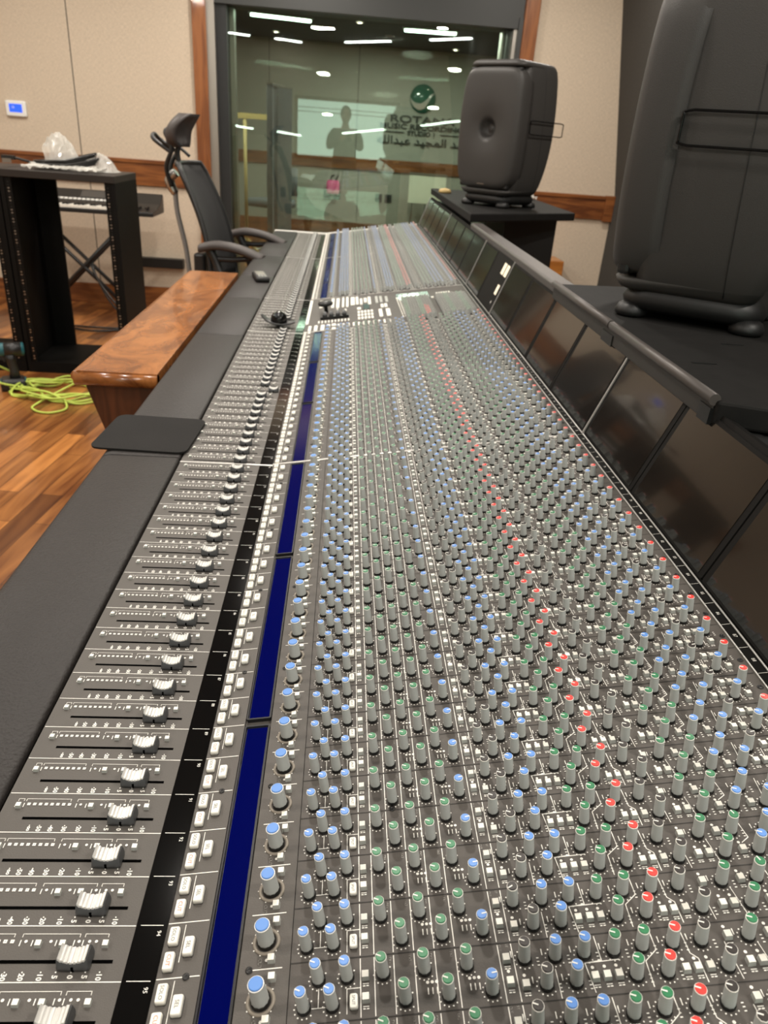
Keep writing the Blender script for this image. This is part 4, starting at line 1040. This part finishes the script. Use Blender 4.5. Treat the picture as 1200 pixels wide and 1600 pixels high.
sign('\uFEEA\uFEE0\uFEDF\uFE8D\uFEAA\uFE92\uFECB \uFEAA\uFEF4\uFEA0\uFEE4\uFEDF\uFE8D \uFEAA\uFE92\uFECB', .125, .02, 1.30, 1.3, .002)
for xa, xb in ((-.46, -.22), (.24, .48)): MB().box((xa, -.02, 1.392), (xb, -.004, 1.402), 'sign').build('rule_line', sgn)
fc = thing('flip_chart', 'cream paper board on a stand at the right of the studio behind glass', 'board', (1.03, FY - .35, 0))
MB().box((-.235, -.01, .60), (.235, .01, .93), 'board').build('paper', fc)
MB().box((-.24, -.014, .925), (.24, .012, .955), 'alu').build('clip_bar', fc)
for x in (-.2, .2): MB().tube([(x, .02, 0), (x * .8, .02, .95)], .010, 'alu', 8).build('leg', fc)
def gobo(lab, x, y, rz, w_, h_):
    t = thing('acoustic_screen', lab, 'screen', (x, y, 0), rz)
    MB().box((-w_ / 2, -.03, .04), (w_ / 2, .03, h_), 'gobo').build('panel', t, bevel=.005); MB().box((-w_ / 2 - .005, -.034, h_), (w_ / 2 + .005, .034, h_ + .012), 'alu').build('edge_cap', t)
    MB().box((-w_ / 2, -.12, 0), (w_ / 2, .12, .04), 'darkframe').build('foot', t)
gobo('narrow tall grey acoustic screen in the studio, left one, almost edge on', -.715, 8.15, math.radians(76), .36, 1.70)
gobo('tall grey acoustic screen in the studio, right one of the two', -.61, 7.70, math.radians(40), .17, 1.66)
ps = thing('pole_stand', 'tan pole stand with a horizontal arm in the studio left of the grey screens', 'stand', (-1.06, 8.5, 0))
MB().tube([(0, 0, .1), (0, 0, 1.42)], .018, 'pole', 10).build('pole', ps); MB().box((-.08, -.02, 1.40), (.27, .02, 1.45), 'pole').build('arm', ps)
for q in range(3): MB().tube([(0, 0, .25), (.25 * math.cos(q * 2.1 - .4), .25 * math.sin(q * 2.1 - .4), .012)], .012, 'pole', 8).build('leg', ps)
fchr = thing('office_chair', 'dark office chair in the studio behind the glass beside the pole stand', 'chair', (-.86, 9.25, 0), math.radians(150))
MB().loft([[(x, y, z) for x, y in rrect(.44, .44, .08, 4)] for z in (.52, .60)], 'gobo').build('seat', fchr)
MB().loft([[(x, y - .21, z) for x, y in rrect(.42, .05, .02, 3)] for z in (.64, .94)], 'gobo').build('backrest', fchr)
MB().tube([(0, 0, .08), (0, 0, .52)], .025, 'steel', 10).build('gas_column', fchr)
for q in range(5): MB().tube([(0, 0, .09), (.28 * math.cos(q * 1.2566), .28 * math.sin(q * 1.2566), .04)], .016, 'steel', 8).build('leg', fchr)
pb = thing('pink_bag', 'small bright pink bag hanging on the studio wall behind the glass', 'bag', (-.175, FY - .06, .70))
MB().loft([[(x * a_, y * a_, z) for x, y in rrect(.17, .07, .03, 4)] for z, a_ in ((-.08, .9), (-.05, 1), (.05, 1), (.085, .8))], 'pink').build('body', pb)
for s in (-1, 1): MB().tube(cat([(s * .03 - .02 + .02, 0, .08), (s * .04 + .02, 0, .13), (s * .02 + .05, 0, .15)], 4), .009, 'skirt', 8).build('handle', pb)
for i, (x, nm) in enumerate(((.43, 'left'), (.56, 'right'), (-.25, 'left'), (-.12, 'right'))):
    t = MB().box((x - .045, FY - .012, .555), (x + .045, FY - .001, .655), 'darkframe').box((x - .02, FY - .016, .585), (x + .02, FY - .012, .625), 'skirt').build('wall_socket', bevel=.002)
    tag(t, (f'dark square wall socket left of the cream board, {nm} of the pair' if i < 2 else f'dark wall socket right under the pink bag, {nm} of the pair'), 'socket')
pl = thing('studio_plant', 'low dark green plant on the studio floor just beyond the console end', 'plant', (-.30, 7.6, 0))
MB().lathe([(.08, 0), (.10, .12), (.095, .13)], 'skirt', 16).build('pot', pl)
o = MB(); rn = random.Random(2)
for i in range(26):
    an = rn.uniform(0, 2 * PI); L = rn.uniform(.12, .26); up = rn.uniform(.05, .16)
    p = cat([(0, 0, .13), (L * .5 * math.cos(an), L * .5 * math.sin(an), .13 + up), (L * math.cos(an), L * math.sin(an), .13 + up * .5)], 3)
    sx = -math.sin(an) * .012; sy = math.cos(an) * .012
    vv = []; 
    for j, q in enumerate(p): wv = math.sin(PI * (j + .5) / len(p)); vv += [(q.x - sx * wv, q.y - sy * wv, q.z), (q.x + sx * wv, q.y + sy * wv, q.z + .002)]
    o.add(vv, [(2 * j, 2 * j + 1, 2 * j + 3, 2 * j + 2) for j in range(len(p) - 1)], 'capgreen', True)
o.build('leaves', pl)

# ------------------------------------------------------------------ the photographer (mirrored in the window)
def skinned(name, verts, edges, radii, m, parent=None, root=0, sub=2):
    me = bpy.data.meshes.new(name); me.from_pydata(verts, edges, []); ob = bpy.data.objects.new(name, me); COL.objects.link(ob)
    if parent: ob.parent = parent
    sk = ob.modifiers.new('skin', 'SKIN'); 
    if not me.skin_vertices: me.attributes
    for i, r_ in enumerate(radii): me.skin_vertices[0].data[i].radius = r_ if hasattr(r_, '__len__') else (r_, r_)
    me.skin_vertices[0].data[root].use_root = True
    sk.use_smooth_shade = True; ob.modifiers.new('sub', 'SUBSURF').levels = sub; ob.modifiers['sub'].render_levels = sub
    me.materials.append(M[m]); return ob
pr = thing('person', 'standing person in dark clothes holding up a phone, mirrored in the studio window', 'person', (-.05, -.42, 0))
V_ = [(0, 0, .88), (0, -.01, 1.02), (0, -.01, 1.18), (0, -.01, 1.30), (0, .0, 1.40), (0, .015, 1.46), (0, .02, 1.50)]
Rr = [(.155, .115), (.150, .105), (.165, .11), (.165, .10), (.07, .06), (.052, .052), (.05, .05)]
E_ = [(i, i + 1) for i in range(6)]
hand = {}
for s in (-1, 1):
    b0 = len(V_); V_ += [(s * .16, 0, 1.345), (s * .215, -.01, 1.30), (s * .25, -.03, 1.13), (s * .15, .17, 1.20), (s * .055 + .04, .33, 1.285)]
    Rr += [(.062, .06), (.055, .055), (.043, .043), (.036, .036), (.027, .024)]; E_ += [(3, b0), (b0, b0 + 1), (b0 + 1, b0 + 2), (b0 + 2, b0 + 3), (b0 + 3, b0 + 4)]
    b1 = len(V_); V_ += [(s * .055 + .045, .375, 1.305)]; Rr += [(.034, .016)]; E_ += [(b0 + 4, b1)]
    for q in range(4):
        z = 1.335 - q * .019; b2 = len(V_)
        V_ += [(s * .050 + .048, .392, z), (s * .044 + .048, .408, z + .004), (s * .030 + .048, .411, z + .006)]; Rr += [.0085, .008, .007]; E_ += [(b1, b2), (b2, b2 + 1), (b2 + 1, b2 + 2)]
    b2 = len(V_); V_ += [(s * .040 + .046, .372, 1.322), (s * .020 + .046, .382, 1.335)]; Rr += [.010, .008]; E_ += [(b1, b2), (b2, b2 + 1)]
    b3 = len(V_); V_ += [(s * .095, 0, .80), (s * .10, .01, .48), (s * .10, -.02, .10), (s * .105, .0, .045), (s * .115, .12, .035)]
    Rr += [(.095, .10), (.062, .065), (.042, .045), (.042, .04), (.042, .028)]; E_ += [(0, b3), (b3, b3 + 1), (b3 + 1, b3 + 2), (b3 + 2, b3 + 3), (b3 + 3, b3 + 4)]
body = skinned('body', V_, E_, Rr, 'skin', pr)
# head with face
o = MB(); N = 22; rings = []
for i in range(N + 1):
    u = i / N; a_ = PI * u; z = -.118 * math.cos(a_); r_ = math.sin(a_) ** .8 if 0 < i < N else .02
    ring_ = []
    for j in range(24):
        t_ = 2 * PI * j / 24; wx = .076 * r_ * (1 - .16 * max(0, -z / .118)); wy = .097 * r_
        x = wx * math.cos(t_); y = wy * math.sin(t_)
        if y > 0:
            face = math.exp(-(x / .014) ** 2) * math.exp(-((z + .012) / .022) ** 2); y += .022 * face
            y += .006 * math.exp(-(x / .022) ** 2) * math.exp(-((z + .052) / .010) ** 2) + .008 * math.exp(-(x / .03) ** 2) * math.exp(-((z + .095) / .016) ** 2)
            y -= .010 * (math.exp(-((abs(x) - .030) / .014) ** 2) * math.exp(-((z - .012) / .012) ** 2))
        ring_.append((x, y, z))
    rings.append(ring_)
o.loft(rings, 'skin'); hd = o.build('head', pr); hd.location = (0, .035, 1.585); hd.rotation_euler = (math.radians(-14), 0, 0)
o = MB()
for s in (-1, 1): o.lathe([(.004, -.004), (.016, -.002), (.018, .004), (.010, .006)], 'skin', 12, O=(0, 0, 0), sx=.7); break
for s in (-1, 1):
    e_ = MB().lathe([(.003, -.004), (.018, -.002), (.020, .004), (.010, .006)], 'skin', 14, sx=.6, sy=1.3).build('ear', hd); e_.rotation_euler = (0, s * PI / 2, 0); e_.location = (s * .074, -.004, -.002)
    e_ = MB().lathe([(.0001, -.010), (.007, -.007), (.010, 0), (.007, .007), (.0001, .010)], 'white', 12, caps=False).build('eye', hd); e_.location = (s * .030, .079, .012)
MB().tube([(-.022, .094, -.052), (0, .099, -.053), (.022, .094, -.052)], .0035, 'lip', 6).build('mouth', hd)
rings = []
for i in range(12):
    u = i / 11; a_ = PI * (.0 + .5 * u); z = .126 * math.cos(a_); r_ = max(.03, math.sin(a_))
    rings.append([(.083 * r_ * math.cos(t_), .102 * r_ * math.sin(t_) - .010, z + .006 + (-.05 * u * (math.sin(t_) < 0))) for t_ in np.linspace(0, 2 * PI, 24, endpoint=False)])
MB().loft(rings[::-1], 'hair').build('hair', hd)
# clothing: shirt and trousers as thin outer skins
sh_v = [(0, 0, .74), (0, -.01, .96), (0, -.01, 1.18), (0, -.01, 1.30), (0, .0, 1.385)] ; sh_r = [(.225, .165), (.200, .150), (.182, .127), (.182, .116), (.085, .075)]; sh_e = [(i, i + 1) for i in range(4)]
for s in (-1, 1):
    b0 = len(sh_v); sh_v += [(s * .16, 0, 1.345), (s * .215, -.01, 1.30), (s * .25, -.03, 1.13), (s * .15, .17, 1.20), (s * .075 + .03, .29, 1.26)]; sh_r += [(.075, .072), (.068, .068), (.056, .056), (.047, .047), (.040, .040)]
    sh_e += [(3, b0), (b0, b0 + 1), (b0 + 1, b0 + 2), (b0 + 2, b0 + 3), (b0 + 3, b0 + 4)]
skinned('shirt', sh_v, sh_e, sh_r, 'shirt', pr)
tr_v = [(0, 0, .97)]; tr_r = [(.178, .132)]; tr_e = []
for s in (-1, 1):
    b0 = len(tr_v); tr_v += [(s * .095, 0, .80), (s * .10, .01, .48), (s * .10, -.02, .10)]; tr_r += [(.108, .112), (.080, .082), (.066, .068)]; tr_e += [(0, b0), (b0, b0 + 1), (b0 + 1, b0 + 2)]
skinned('trousers', tr_v, tr_e, tr_r, 'trouser', pr)
for s in (-1, 1):
    rg = [[(s * .112 + x * a_, y + .055, z) for x, y in rrect(.10, .27, .045, 5)] for z, a_ in ((0, 1), (.03, 1), (.06, .8))]
    MB().loft(rg, 'plasticblk').build('shoe', pr)
# phone just behind the lens
ph = thing('phone', 'dark phone held up in both hands by the mirrored person', 'phone')
ob = MB().loft([[(x, y, 0) for x, y in rrect(.074, .150, .011, 5)], [(x, y, .0075) for x, y in rrect(.074, .150, .011, 5)]], 'plasticblk', True, False).build('case', ph)
ph.matrix_world = Mc @ Matrix.Translation((.018, -.052, .006))
ob2 = MB().loft([[(x, y, -.002) for x, y in rrect(.030, .030, .008, 5, -.018, .052 - .026)], [(x, y, .0) for x, y in rrect(.032, .032, .008, 5, -.018, .052 - .026)]], 'rod', True, False).build('camera_bump', ph)
